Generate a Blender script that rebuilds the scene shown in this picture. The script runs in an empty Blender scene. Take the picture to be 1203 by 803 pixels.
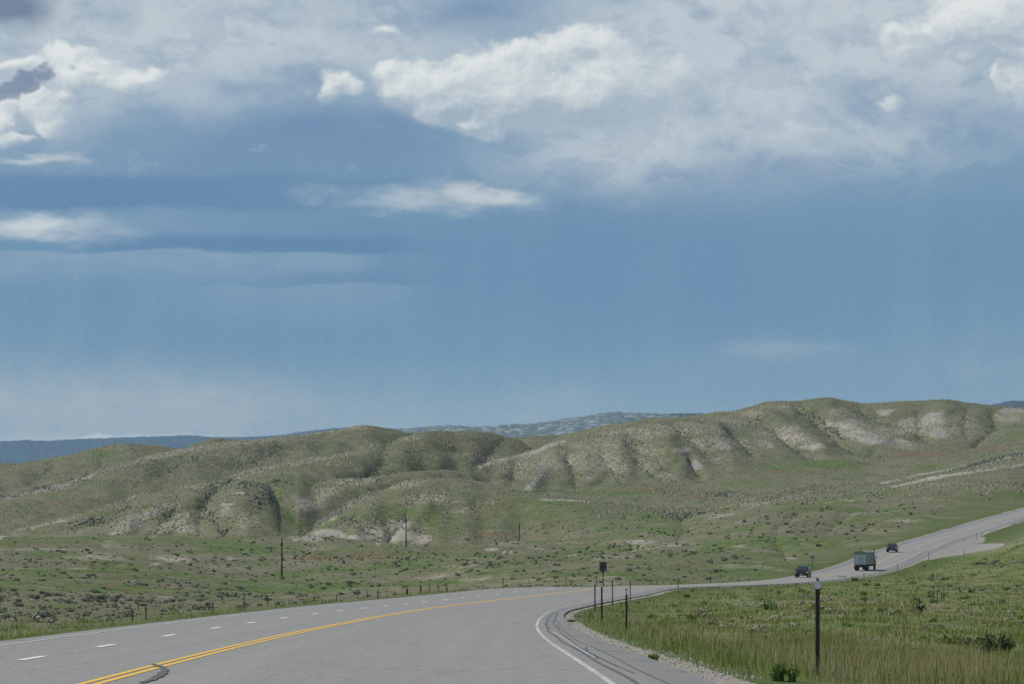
import bpy, math, random
import numpy as np

# ------------------------------------------------------------------ camera, world, sun
S = bpy.context.scene
F = 4000.0            # focal length in pixels of a 1203 px wide frame
CX, HY = 601.5, 600.0 # principal column, eye-level row
EYE = 1.5             # eye height; ground heights below are given relative to the eye

cam = bpy.data.cameras.new("camera")
cam.sensor_width = 36.0
cam.lens = 36.0 * F / 1203.0
cam.shift_y = (HY - 401.5) / 1203.0
cam.clip_start = 0.5
cam.clip_end = 90000.0
camo = bpy.data.objects.new("camera", cam)
S.collection.objects.link(camo)
camo.location = (0, 0, EYE)
camo.rotation_euler = (math.radians(90), 0, 0)
S.camera = camo

S.view_settings.view_transform = 'Standard'
S.view_settings.look = 'None'
S.view_settings.exposure = 0.0
S.view_settings.gamma = 1.0
S.cycles.use_denoising = False
S.cycles.max_bounces = 5
S.cycles.diffuse_bounces = 3
S.cycles.glossy_bounces = 2
S.cycles.transmission_bounces = 2
S.cycles.volume_bounces = 0

SUN_EL, SUN_AZ = 50.0, -72.0     # azimuth measured from the view direction, minus = left
sd = bpy.data.lights.new("sun", 'SUN')
sd.energy = 4.2
sd.angle = math.radians(0.8)
sd.color = (1.0, 0.955, 0.88)
so = bpy.data.objects.new("sun", sd)
S.collection.objects.link(so)
so.rotation_euler = (math.radians(90 - SUN_EL), 0, math.radians(180 - SUN_AZ + 0))
# lamp points along -Z: with this rotation the light comes from azimuth SUN_AZ
_e, _a = math.radians(SUN_EL), math.radians(SUN_AZ)
SUNDIR = np.array([math.cos(_e) * math.sin(_a), math.cos(_e) * math.cos(_a), math.sin(_e)])
import mathutils
so.rotation_euler = mathutils.Vector(SUNDIR).to_track_quat('Z', 'Y').to_euler()

# ------------------------------------------------------------------ node expression helper
class NT:
    """tiny wrapper so shader maths can be written as expressions"""
    def __init__(self, tree):
        self.t = tree
    def node(self, typ, **kw):
        n = self.t.nodes.new(typ)
        for k, v in kw.items():
            setattr(n, k, v)
        return n
    def link(self, a, b):
        self.t.links.new(a, b)
    def put(self, sock, v):
        if isinstance(v, E_):
            self.link(v.s, sock)
        elif isinstance(v, bpy.types.NodeSocket):
            self.link(v, sock)
        elif isinstance(v, (tuple, list)):
            if len(v) == 3 and sock.type == 'RGBA':
                v = tuple(v) + (1.0,)
            sock.default_value = v
        else:
            sock.default_value = v
    def m(self, op, a, b=None, c=None, clamp=False):
        n = self.node('ShaderNodeMath', operation=op, use_clamp=clamp)
        self.put(n.inputs[0], a)
        if b is not None: self.put(n.inputs[1], b)
        if c is not None: self.put(n.inputs[2], c)
        return E_(self, n.outputs[0])
    def v(self, op, a, b=None, c=None, out=0):
        n = self.node('ShaderNodeVectorMath', operation=op)
        self.put(n.inputs[0], a)
        if b is not None: self.put(n.inputs[1], b)
        if c is not None: self.put(n.inputs[2], c)
        return E_(self, n.outputs[out])
    def noise(self, vec, scale=1.0, detail=4.0, rough=0.55, col=False, dist=0.0):
        n = self.node('ShaderNodeTexNoise')
        self.put(n.inputs['Vector'], vec)
        n.inputs['Scale'].default_value = scale
        n.inputs['Detail'].default_value = detail
        n.inputs['Roughness'].default_value = rough
        n.inputs['Distortion'].default_value = dist
        return E_(self, n.outputs['Color' if col else 'Fac'])
    def step(self, x, lo, hi):
        n = self.node('ShaderNodeMapRange', interpolation_type='SMOOTHSTEP')
        self.put(n.inputs[0], x); self.put(n.inputs[1], lo); self.put(n.inputs[2], hi)
        return E_(self, n.outputs[0])
    def mix(self, f, a, b):
        n = self.node('ShaderNodeMix', data_type='RGBA')
        self.put(n.inputs[0], f)
        self.put(n.inputs[6], a); self.put(n.inputs[7], b)
        return E_(self, n.outputs[2])
    def comb(self, x, y, z=0.0):
        n = self.node('ShaderNodeCombineXYZ')
        self.put(n.inputs[0], x); self.put(n.inputs[1], y); self.put(n.inputs[2], z)
        return E_(self, n.outputs[0])
    def attr(self, name):
        n = self.node('ShaderNodeAttribute', attribute_name=name)
        return n
class E_:
    def __init__(self, nt, s): self.nt, self.s = nt, s
    def __add__(self, o): return self.nt.m('ADD', self, o)
    __radd__ = __add__
    def __sub__(self, o): return self.nt.m('SUBTRACT', self, o)
    def __rsub__(self, o): return self.nt.m('SUBTRACT', o, self)
    def __mul__(self, o): return self.nt.m('MULTIPLY', self, o)
    __rmul__ = __mul__

# ------------------------------------------------------------------ sky
w = bpy.data.worlds.new("World")
S.world = w
w.use_nodes = True
def build_sky():
    t = w.node_tree
    t.nodes.clear()
    n = NT(t)
    out = n.node('ShaderNodeOutputWorld')
    bg = n.node('ShaderNodeBackground')
    n.link(bg.outputs[0], out.inputs[0])
    sky = n.node('ShaderNodeTexSky', sky_type='NISHITA')
    sky.sun_disc = False
    sky.sun_elevation = math.radians(SUN_EL)
    sky.sun_rotation = math.radians(SUN_AZ)
    sky.air_density = 1.0
    sky.dust_density = 1.5
    K = 0.085
    bg.inputs[1].default_value = K
    tc = n.node('ShaderNodeTexCoord')
    d = n.v('NORMALIZE', tc.outputs['Generated'])
    sp = n.node('ShaderNodeSeparateXYZ'); n.put(sp.inputs[0], d)
    az = n.m('ARCTAN2', sp.outputs[0], sp.outputs[1])
    el = n.m('ARCSINE', sp.outputs[2])
    # work in units of 100 "pixels": X right, Y down
    X = n.m('MULTIPLY_ADD', az, F / 100, CX / 100)
    Y = n.m('MULTIPLY_ADD', el, -F / 100, HY / 100)
    P = n.comb(X, Y, 0.0)
    wn2 = n.noise(P, 0.16, 4, 0.55, col=True)
    PS = n.v('ADD', P, n.v('MULTIPLY_ADD', wn2, (3.0, 1.3, 0), (-1.5, -0.65, 0)))
    def gauss(p, cx, cy, rx, ry, a=1.0, hard=0):
        q = n.v('MULTIPLY_ADD', p, (100 / rx, 100 / ry, 0), (-cx / rx, -cy / ry, 0))
        r = n.v('LENGTH', q, out=1)
        return n.step(r, 1.6, 0.0) * a
    # ---- storm-blue base by height
    cr = n.node('ShaderNodeValToRGB')
    n.put(cr.inputs[0], n.m('MULTIPLY_ADD', Y, 1 / 12.0, 0.5))   # Y=-6 ->0, Y=6 ->1
    e = cr.color_ramp.elements
    def lin(r, g, b):
        f = lambda c: ((c / 255 + 0.055) / 1.055) ** 2.4 if c > 10 else c / 255 / 12.92
        return (f(r), f(g), f(b), 1)
    stops = [(-6.0, (140, 162, 186)), (-1.0, (142, 164, 188)), (0.6, (136, 160, 186)), (1.7, (118, 148, 180)), (2.6, (106, 142, 178)),
             (3.4, (106, 143, 178)), (4.2, (112, 147, 178)), (4.8, (126, 157, 181)), (5.2, (137, 163, 182)), (6.0, (140, 164, 182))]
    while len(e) < len(stops): e.new(0.5)
    for k, (yy, c) in enumerate(stops):
        e[k].position = (yy + 6) / 12.0
        e[k].color = lin(*c)
    col = E_(n, cr.outputs[0])
    # ---- soft light areas
    def sumg(p, L):
        acc = None
        for g in L:
            v = gauss(p, *g)
            acc = v if acc is None else acc + v
        return acc
    soft = n.step(Y, 2.2, 0.0) * 0.7
    sn = n.noise(P, 0.75, 8, 0.62)
    soft = soft * n.m('MULTIPLY_ADD', sn, 1.5, 0.28)
    soft = n.m('MINIMUM', soft, 1.0)
    col = n.mix(soft, col, lin(176, 189, 199))
    fade = n.step(Y, -1.5, -6.0)      # far above the frame: broken cloud with blue gaps
    gap = n.step(n.noise(P, 0.05, 5, 0.6), 0.45, 0.6)
    skyc = n.v('SCALE', sky.outputs[0]); skyc.s.node.inputs['Scale'].default_value = 1.0
    scaled = n.v('SCALE', col); scaled.s.node.inputs['Scale'].default_value = 0.78 / K
    fin = n.mix(fade * gap, scaled, skyc)
    # the lower hemisphere is never seen
    n.link(fin.s, bg.inputs[0])
build_sky()
w.cycles.sampling_method = 'MANUAL'
w.cycles.sample_map_resolution = 512

# ------------------------------------------------------------------ numpy noise
rng = np.random.default_rng(7)
random.seed(7)
_perm = rng.permutation(4096)
_gr = rng.uniform(0, 2 * np.pi, 4096)
_gx, _gy = np.cos(_gr), np.sin(_gr)
def pnoise(x, y):
    xi = np.floor(x).astype(np.int64); yi = np.floor(y).astype(np.int64)
    fx = x - xi; fy = y - yi
    u = fx * fx * fx * (fx * (fx * 6 - 15) + 10); v = fy * fy * fy * (fy * (fy * 6 - 15) + 10)
    def g(ix, iy, dx, dy):
        h = _perm[(ix + _perm[iy & 4095]) & 4095]
        return _gx[h] * dx + _gy[h] * dy
    a = g(xi, yi, fx, fy); b = g(xi + 1, yi, fx - 1, fy)
    c = g(xi, yi + 1, fx, fy - 1); d = g(xi + 1, yi + 1, fx - 1, fy - 1)
    return (a + (b - a) * u) * (1 - v) + (c + (d - c) * u) * v      # about +-0.7
def fbm(x, y, o=4, r=0.5):
    s = 0; a = 1.0
    for k in range(o):
        s = s + a * pnoise(x * 2 ** k + 13.7 * k, y * 2 ** k - 7.1 * k); a *= r
    return s
def sstep(x, a, b):
    t = np.clip((x - a) / (b - a), 0, 1)
    return t * t * (3 - 2 * t)

def sky_colour(x, y):
    """linear RGB of the storm sky for direction (column x, row y) in 4000-pixel-focal units"""
    def srgb(*c):
        c = np.array(c, float) / 255
        return ((c + .055) / 1.055) ** 2.4
    def bump(px, py, cx, cy, rx, ry):
        r2 = ((px - cx) / rx) ** 2 + ((py - cy) / ry) ** 2
        return np.exp(-r2)
    def mixc(col, c, a):
        a = np.clip(a, 0, 1)[..., None]
        return col * (1 - a) + c * a
    def billow(px, py, o=6, r=0.52):
        s = 0; a = 1.0; tot = 0
        for k in range(o):
            s = s + a * (1 - np.abs(pnoise(px * 2 ** k + 31.3 * k, py * 2 ** k + 11.9 * k)) * 1.9); tot += a; a *= r
        return s / tot
    # domain warps: coarse and fine
    wx = 34 * fbm(x / 170, y / 120, 4) ; wy = 22 * fbm(x / 150 + 40, y / 110 + 9, 4)
    fx = 9 * fbm(x / 34 + 7, y / 30, 4, .55); fy = 8 * fbm(x / 34 + 90, y / 30 + 3, 4, .55)
    X, Y = x + wx, y + wy                      # soft shapes
    XF, YF = x + fx + wx * .25, y + fy + wy * .25          # crisp shapes
    xs, ys = x + 30 * fbm(x / 260 + 3, y / 60, 4), y + 7 * fbm(x / 120 + 5, y / 30, 4)   # layered shapes
    st = np.array([-700, -100, 40, 110, 170, 230, 290, 350, 410, 455, 490, 530, 620.])
    cs = np.array([srgb(136, 163, 186), srgb(136, 163, 186), srgb(138, 165, 187), srgb(131, 160, 184), srgb(117, 151, 179), srgb(109, 147, 176), srgb(104, 145, 175), srgb(105, 146, 175),
                   srgb(109, 149, 176), srgb(120, 157, 179), srgb(132, 164, 181), srgb(139, 168, 182), srgb(142, 169, 182)])
    yb = y + 14 * fbm(x / 300, y / 90 + 4, 3)
    col = np.stack([np.interp(yb, st, cs[:, k]) for k in range(3)], -1)
    # ---- broad light veils
    veil = np.clip(.95 * bump(X, Y, 190, 20, 270, 80) + .35 * bump(X, Y, 60, 125, 130, 60) + .85 * bump(X, Y, 900, 60, 230, 105) + .5 * bump(X, Y, 770, 165, 120, 50)
                   + .35 * bump(X, Y, 660, 195, 90, 40) + .6 * bump(X, Y, 1060, 30, 200, 70) + .45 * bump(X, Y, 880, 20, 110, 40) + .38 * bump(X, Y, 430, 50, 120, 40) + .25 * bump(X, Y, 1000, 165, 120, 40) + .7 * bump(X, Y, -500, 40, 380, 120) + .7 * bump(X, Y, 1750, 40, 400, 130), 0, 1)
    tx = fbm(x / 110 + 2, y / 70 + 8, 6, .55)
    veil = np.clip(veil * 1.12 * (1 + .75 * tx), 0, 1)
    col = mixc(col, srgb(180, 193, 203), veil)
    bl = billow(X / 95 + 3, Y / 60 + 8, 6, .58)
    col = mixc(col, srgb(200, 209, 214), sstep(bl, .50, .74) * veil * .65)
    # ---- mottling of the upper cloud deck
    up = sstep(y, 250, 90)
    mot = fbm(x / 70 + 20, y / 42 + 3, 6, .58)
    col = mixc(col, srgb(190, 200, 207), up * np.clip(mot * .9 - .02, 0, 1) * (.30 + .5 * veil))
    col = mixc(col, srgb(120, 147, 179), up * np.clip(-mot * .9 - .04, 0, 1) * .75)
    # ---- blue-grey gaps and dark bases
    dk = (.75 * bump(X, Y, 560, 14, 60, 26) + .7 * bump(X, Y, 355, 75, 40, 26) * .4 + .55 * bump(X, Y, 420, 150, 120, 22) + .6 * bump(X, Y, 300, 178, 170, 26) + .35 * bump(X, Y, 1080, 125, 90, 22)
          + .3 * bump(X, Y, 870, 205, 160, 22) + .4 * bump(X, Y, 720, 268, 150, 40))
    col = mixc(col, srgb(106, 138, 174), np.clip(dk * (1 + .6 * tx), 0, .9))
    cor = bump(X, Y, 2, 6, 46, 20) + 0
    col = mixc(col, srgb(104, 120, 146), np.clip(cor * 1.2, 0, .9))
    # ---- layered bands at left
    band = sstep(ys, 198, 214) * sstep(ys, 250, 240) * sstep(xs, 640, 120)
    col = mixc(col, srgb(92, 130, 167), band * .75)
    lo = sstep(ys, 246, 252) * sstep(ys, 284, 268) * sstep(xs, 440, 180) * (.55 + .9 * np.clip(fbm(x / 120, y / 16, 4), 0, 1))
    col = mixc(col, srgb(140, 163, 187), lo * .45)
    band = sstep(ys, 270, 284) * sstep(ys, 297.5, 294.5) * sstep(xs, 60, 170) * sstep(xs, 560, 420)
    col = mixc(col, srgb(90, 128, 165), band * .72)
    lo = sstep(ys, 294, 298) * sstep(ys, 345, 302) * sstep(xs, 470, 400)
    col = mixc(col, srgb(146, 169, 190), lo * (.50 + .26 * np.clip(fbm(x / 90, y / 18 + 7, 4), -1, 1)))
    band = sstep(ys, 312, 326) * sstep(ys, 337, 333) * sstep(xs, 300, 350) * sstep(xs, 560, 470)
    col = mixc(col, srgb(99, 134, 171), band * .5)
    lo = sstep(ys, 333, 336) * sstep(y, 400, 340) * sstep(xs, 500, 462) * sstep(xs, 120, 300)
    col = mixc(col, srgb(140, 166, 188), lo * .40)
    # ---- faint rain shafts
    sh = fbm(x / 48 + 2 + y / 900, y / 900, 4, .5)
    rain = sstep(y, 200, 330) * sstep(y, 560, 470)
    col = mixc(col, srgb(146, 171, 190), rain * np.clip(sh * .55 + .02, 0, 1) * .34)
    col = mixc(col, srgb(94, 130, 168), rain * np.clip(-sh * .5 - .03, 0, 1) * .36)
    col = mixc(col, srgb(98, 136, 172), .45 * bump(x, y, 640, 330, 120, 60) + .32 * bump(x, y, 860, 360, 110, 60) + .3 * bump(X, Y, 250, 400, 170, 30))
    # ---- paler air low down
    low = 1.0 * bump(X, Y, 80, 485, 220, 50) + .45 * bump(X, Y, 330, 492, 220, 34) + .28 * bump(X, Y, 650, 478, 70, 26) + .2 * bump(X, Y, 910, 410, 80, 16) + .12 * bump(X, Y, 900, 430, 160, 20) + .2 * bump(X, Y, 1180, 430, 120, 60)
    col = mixc(col, srgb(166, 180, 188), np.clip(low * (1 + .6 * fbm(x / 60, y / 30, 5)), 0, 1))
    # ---- flat lens clouds
    rag = .62 * fbm(x / 80 + 11, y / 26 + 5, 6, .55)
    def lens(cx, cy, rx, ry, a, c, k=.9, flat=0.0):
        nonlocal col
        yy = ys + 6 * fbm(x / 40 + cx, y / 20, 4)
        ryv = np.where(yy > cy, ry * (1 - flat), ry)
        d = 1 - np.sqrt(((xs - cx) / rx) ** 2 + ((yy - cy) / ryv) ** 2) + rag * k
        col = mixc(col, srgb(*c), sstep(d, -.15, 1.0) * a)
    lens(500, 238, 140, 24, .9, (172, 188, 201), 1.0, .2)
    lens(550, 232, 84, 15, .85, (198, 207, 211), .9, .3)
    lens(590, 231, 26, 9, .55, (214, 219, 219), .8, .3)
    lens(48, 187, 66, 7, .85, (196, 206, 211), .6)
    lens(70, 266, 110, 24, .6, (182, 195, 205), .9)
    lens(45, 266, 62, 17, .85, (212, 219, 220), .8)
    lens(905, 410, 80, 12, .30, (160, 179, 194), 1.0)
    ys = y + 1.5 * fbm(x / 60, y / 30, 2)
    lens(90, 514, 150, 6, .6, (180, 194, 201), .3); lens(115, 513.5, 50, 3.4, .9, (202, 211, 214), .4); lens(185, 511.5, 55, 3.0, .9, (200, 210, 213), .4); lens(250, 511, 40, 2.6, .8, (198, 208, 212), .4); lens(30, 517, 40, 3, .6, (190, 200, 206), .4); lens(45, 494, 45, 9, .35, (164, 178, 188), .8)
    lens(-350, 235, 220, 18, .7, (190, 200, 208)); lens(1650, 210, 260, 20, .6, (190, 200, 208))
    # ---- cumulus
    heads = [(70, 66, 24, 14), (92, 60, 20, 12), (84, 84, 22, 12), (112, 82, 30, 16), (146, 96, 26, 11), (166, 96, 18, 13), (182, 86, 16, 13), (46, 118, 18, 18), (60, 134, 16, 14), (78, 116, 14, 14), (64, 152, 14, 10),
             (0, 146, 16, 26), (28, 76, 20, 8), (4, 84, 20, 8), (20, 166, 26, 6), (36, 104, 12, 8), (12, 120, 12, 10),
             (384, 104, 13, 20), (404, 96, 12, 14), (418, 104, 10, 8), (455, 82, 16, 12), (475, 96, 34, 26), (510, 108, 36, 24), (560, 86, 40, 26), (615, 84, 46, 30), (655, 62, 32, 22), (690, 48, 26, 18), (715, 52, 22, 18),
             (740, 78, 36, 28), (770, 108, 36, 30), (800, 92, 24, 26), (630, 116, 66, 24), (568, 151, 34, 10), (600, 140, 50, 14), (690, 134, 44, 16), (520, 134, 26, 12), (700, 104, 46, 32), (600, 62, 20, 10),
             (1048, 44, 14, 16), (1064, 62, 20, 14), (1090, 40, 34, 22), (1140, 26, 46, 26), (1190, 30, 44, 26), (1180, 2, 70, 20), (1150, 66, 36, 8), (1198, 96, 22, 28), (1180, 84, 12, 14), (1200, 66, 30, 16),
             (1043, 123, 15, 5), (1052, 118, 9, 4), (936, 150, 16, 8), (960, 160, 34, 10), (915, 160, 16, 7), (455, 34, 15, 6),
             (-180, 90, 110, 40), (-300, 60, 60, 40), (-480, 70, 120, 45), (1390, 60, 90, 45), (1520, 80, 80, 40), (1680, 90, 130, 40), (-800, 70, 200, 60), (2050, 60, 200, 60)]
    acc = np.zeros_like(x); low_ = np.zeros_like(x)
    for (cx, cy, rx, ry) in heads:
        r2 = ((XF - cx) / rx) ** 2 + ((YF - cy) / ry) ** 2
        acc += np.exp(-1.25 * r2)
    acc = 1 - np.exp(-1.5 * acc)
    b1 = billow(x / 42 + fx / 60, y / 36 + fy / 60, 6, .55)
    f2 = fbm(x / 30 + 50, y / 26, 6, .6)
    dens = acc * 1.3 + (b1 - .58) * .55 + f2 * .22 - .42
    mass = 0.5 + .5 * fbm(x / 60 + 31, y / 44 + 8, 3)
    topness = np.zeros_like(x)
    for (cx, cy, rx, ry) in heads:
        topness += np.exp(-1.4 * (((XF - cx + rx * .25) / rx) ** 2 + ((YF - cy + ry * .35) / ry) ** 2)) - np.exp(-1.4 * (((XF - cx - rx * .2) / rx) ** 2 + ((YF - cy - ry * .4) / ry) ** 2))
    soft = sstep(fbm(x / 80 + 15, y / 60 + 60, 3), -.25, .35)
    soft = np.clip(soft * .75 + .7 * bump(x, y, 860, 110, 140, 70) + .5 * bump(x, y, 560, 160, 90, 14) + .5 * bump(x, y, 960, 160, 60, 20), 0, 1)
    soft = np.clip(soft + .55 * sstep(-topness, -.1, .5), 0, 1)
    mask = sstep(dens, -.14, .26 + .62 * soft)
    halo = sstep(acc, .03, .55)
    col = mixc(col, srgb(176, 190, 201), halo * .55)
    hgt = np.clip(dens, -.1, 1.1) * 1.0 + b1 * .75 + f2 * .20
    # relief from the difference towards the light (upper left), at three scales
    def shifted(d):
        xx, yy = x - d * .6, y - d
        ax = xx + 9 * fbm(xx / 34 + 7, yy / 30, 3, .55); ay = yy + 8 * fbm(xx / 34 + 90, yy / 30 + 3, 3, .55)
        return billow(xx / 42 + (ax - xx) / 60, yy / 36 + (ay - yy) / 60, 5, .55)
    rel = (b1 - shifted(4.5)) * 2.0 + (b1 - shifted(13)) * 1.3
    core = sstep(dens, .05, .75)
    belly = np.clip(.9 * bump(x, y, 1170, 62, 46, 15) + .5 * bump(x, y, 1130, 74, 60, 8) + .75 * bump(x, y, 640, 138, 120, 16) + .4 * bump(x, y, 540, 132, 50, 10) + .6 * bump(x, y, 90, 118, 60, 8) + .5 * bump(x, y, 30, 178, 40, 8), 0, 1)
    lit = np.clip(.56 + .22 * bump(x, y, 90, 90, 110, 60) + rel * .20 + topness * .42 + (core - .5) * .15 + (mass - .5) * .35 - belly * .8, 0, 1)
    cA, cB = srgb(163, 180, 194), srgb(232, 236, 233)
    cc = cA * (1 - lit[..., None]) + cB * lit[..., None]
    fadeR = 1 - .55 * bump(x, y, 860, 110, 130, 80) - .35 * bump(x, y, 950, 155, 60, 22)
    a = np.clip(mask * .90 * fadeR, 0, 1)[..., None]
    col = col * (1 - a) + cc * a
    # dark scud in front of the left cumulus
    d = 1 - np.sqrt(((XF - 22) / 52) ** 2 + ((YF - 98 + (XF - 22) * .35) / 15) ** 2) + fbm(x / 22, y / 18, 5) * .7
    col = mixc(col, srgb(120, 136, 161), sstep(d, 0, .5) * .85)
    # shreds
    s1 = fbm(x / 46 + 77, y / 30 + 12, 6, .62)
    zone = .05 * bump(x, y, 330, 90, 170, 50) + .34 * bump(x, y, 860, 60, 220, 60) + .25 * bump(x, y, 150, 40, 160, 40) + .08 * bump(x, y, 760, 190, 160, 30) + .2 * bump(x, y, 1000, 20, 120, 30)
    col = mixc(col, srgb(186, 198, 206), sstep(s1 + zone, .42, .95) * .40 * sstep(y, 240, 150))
    return col

def build_backdrop():
    """the storm clouds in view: a curved backdrop 33 km out, beyond the haze"""
    cx_ = np.concatenate([CX + F * np.linspace(-.80, -.175, 46), np.arange(-80, 1285, 1.5), CX + F * np.linspace(.175, .80, 46)])
    cy_ = np.concatenate([HY - F * np.linspace(.44, .17, 45), np.arange(-78, 560, 1.5), np.linspace(562, 690, 12)])
    x, y = np.meshgrid(cx_, cy_)
    col = sky_colour(x, y)
    az = (x - CX) / F; el = (HY - y) / F
    az = np.where(np.abs(az) < .17, np.arctan(az), az); el = np.where(np.abs(el) < .17, np.arctan(el), el)
    R = 33000.0
    V = np.stack([R * np.sin(az), R * np.cos(az), R * np.tan(el) + EYE], -1).reshape(-1, 3).astype(np.float32)
    # keep the in-frame mapping exact: height is measured against forward distance
    V[:, 2] = (R * np.cos(az) * np.where(np.abs(el) < .17, (HY - y) / F, np.tan(el))).ravel() + EYE
    nr, nc = x.shape
    id_ = np.arange(nr * nc).reshape(nr, nc)
    q = np.stack([id_[:-1, :-1].ravel(), id_[1:, :-1].ravel(), id_[1:, 1:].ravel(), id_[:-1, 1:].ravel()], 1).astype(np.int32)
    me = bpy.data.meshes.new('sky')
    me.vertices.add(len(V)); me.vertices.foreach_set('co', V.ravel())
    me.loops.add(q.size); me.loops.foreach_set('vertex_index', q.ravel())
    me.polygons.add(len(q)); me.polygons.foreach_set('loop_start', np.arange(0, q.size, 4, dtype=np.int32)); me.polygons.foreach_set('loop_total', np.full(len(q), 4, np.int32))
    me.update(calc_edges=True)
    at = me.attributes.new('cloud', 'FLOAT_COLOR', 'POINT')
    at.data.foreach_set('color', np.concatenate([col.reshape(-1, 3), np.ones((nr * nc, 1))], 1).astype(np.float32).ravel())
    m = bpy.data.materials.new('storm_sky'); m.use_nodes = True; t = m.node_tree; t.nodes.clear(); n = NT(t)
    out = n.node('ShaderNodeOutputMaterial'); e = n.node('ShaderNodeEmission')
    n.link(n.attr('cloud').outputs['Color'], e.inputs[0]); n.link(e.outputs[0], out.inputs[0])
    m.cycles.emission_sampling = 'NONE'
    me.materials.append(m)
    o = bpy.data.objects.new('sky', me); S.collection.objects.link(o); o['kind'] = 'structure'
build_backdrop()

# ------------------------------------------------------------------ road geometry
GP = (1.1899183291737245, -0.018839607384946794, -4.435248592533707e-05, 0.03181858788952049,
      -0.000297989448096999, -6.251711466458863e-05, 1.6842979196306504e-07)
def Groad(X, Y):
    h, b, c, a, e, g, q = GP
    Yc = np.clip(Y, -60, 330)
    return -h + b * Yc + c * Yc ** 2 + a * X + e * X * Yc + g * X * X + q * Yc ** 3
# centre (double yellow) line: plan X at distance Y, and height relative to the eye
CY = np.array([-80, 0, 43, 54, 73, 90, 108, 130, 160, 190, 222, 263, 300, 340, 380, 430, 480, 540, 600, 680, 815, 930, 1075, 1450, 1700.])
CXP = np.array([-4.6, -5.0, -5.30, -5.40, -5.48, -5.42, -5.2, -4.85, -4.0, -2.45, -.2, 3.5, 7.6, 13.0, 19.4, 28.6, 38.7, 51.2, 63.4, 78.4, 105.6, 131.8, 165.5, 262, 330])
CZY = np.array([300, 340, 380, 430, 480, 515, 540, 570, 600, 680, 815, 930, 1075, 1450, 1700.])
CZ = np.array([-6.75, -7.5, -8.25, -9.1, -9.75, -9.98, -10.0, -9.85, -9.5, -7.9, -5.66, -2.95, .5, 9.0, 12.0])
def pchip(xk, yk, x):
    xk = np.asarray(xk, float); yk = np.asarray(yk, float)
    h = np.diff(xk); dl = np.diff(yk) / h
    d = np.zeros_like(yk)
    same = dl[:-1] * dl[1:] > 0
    w1 = 2 * h[1:] + h[:-1]; w2 = h[1:] + 2 * h[:-1]
    with np.errstate(divide='ignore', invalid='ignore'):
        d[1:-1] = np.where(same, (w1 + w2) / (w1 / dl[:-1] + w2 / dl[1:]), 0)
    d[0] = dl[0]; d[-1] = dl[-1]
    i = np.clip(np.searchsorted(xk, x) - 1, 0, len(xk) - 2)
    t = np.clip((x - xk[i]) / h[i], 0, 1)
    return (yk[i] * (1 + 2 * t) * (1 - t) ** 2 + d[i] * h[i] * t * (1 - t) ** 2
            + yk[i + 1] * t * t * (3 - 2 * t) + d[i + 1] * h[i] * t * t * (t - 1))
STY = np.concatenate([np.arange(-80, 300, 1.0), np.arange(300, 700, 2.0), np.arange(700, 1700, 5.0)])
_sx = pchip(CY, CXP, STY)
for _ in range(40):
    _sx[1:-1] = _sx[1:-1] * 0.5 + 0.25 * (_sx[:-2] + _sx[2:])
STX = _sx
_tx, _ty = np.gradient(STX), np.gradient(STY)
_tl = np.hypot(_tx, _ty)
TX, TY = _tx / _tl, _ty / _tl
NX, NY = TY, -TX          # to the right of travel
STS = np.concatenate([[0], np.cumsum(np.hypot(np.diff(STX), np.diff(STY)))])
# offsets of the painted lines and edges from the centre line
OFFK = np.array([-80, 45, 77, 108, 140, 170, 200, 240, 300, 350, 420, 470, 600, 1700.])
L_EDGE = np.array([-6.2, -6.1, -6.1, -6.2, -6.2, -6.2, -6.0, -5.9, -5.6, -5.3, -4.6, -4.2, -6.4, -6.2])
L_WHITE = np.array([-5.3, -5.3, -5.3, -5.5, -5.5, -5.4, -5.3, -5.2, -4.9, -4.5, -3.9, -3.65, -3.65, -3.65])
L_DASH = np.array([-2.9, -2.9, -2.85, -3.1, -3.1, -2.8, -2.7, -2.8, -2.7, -2.6, -2.4, -2.2, -2, -2])
R_WHITE = np.array([6.4, 6.4, 6.15, 6.0, 6.0, 5.75, 5.4, 4.9, 4.2, 3.9, 3.65, 3.65, 3.65, 3.65])
R_EDGE = np.array([7.6, 7.55, 7.2, 7.0, 6.75, 6.6, 6.5, 6.2, 5.9, 5.6, 5.5, 5.6, 6.2, 6.2])
R_GRAV = R_EDGE + np.array([.55, .5, .45, .4, .3, .3, .35, .4, .5, .5, .5, .6, .7, .7])
L_GRAV = L_EDGE - 0.45
offs = {k: np.interp(STY, OFFK, v) for k, v in dict(le=L_EDGE, lw=L_WHITE, ld=L_DASH, rw=R_WHITE, re=R_EDGE, rg=R_GRAV, lg=L_GRAV).items()}
for k in offs:
    for _ in range(200):
        offs[k][1:-1] = offs[k][1:-1] * 0.5 + 0.25 * (offs[k][:-2] + offs[k][2:])
ZC = pchip(CZY, CZ, STY)
def road_z(i, wv):
    """height (relative to the eye) at station i, offset wv"""
    X = STX[i] + NX[i] * wv; Y = STY[i] + NY[i] * wv
    b = sstep(STY[i], 262, 330)
    return Groad(X, Y) * (1 - b) + (ZC[i] - 0.012 * np.abs(wv)) * b
def nearest_station(X, Y):
    i = np.clip(np.searchsorted(STY, Y), 0, len(STY) - 1)
    for _ in range(3):
        dx = X - STX[i]; dy = Y - STY[i]
        along = dx * TX[i] + dy * TY[i]
        i = np.clip(np.searchsorted(STS, STS[i] + along), 0, len(STY) - 1)
    wv = (X - STX[i]) * NX[i] + (Y - STY[i]) * NY[i]
    return i, wv

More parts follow.
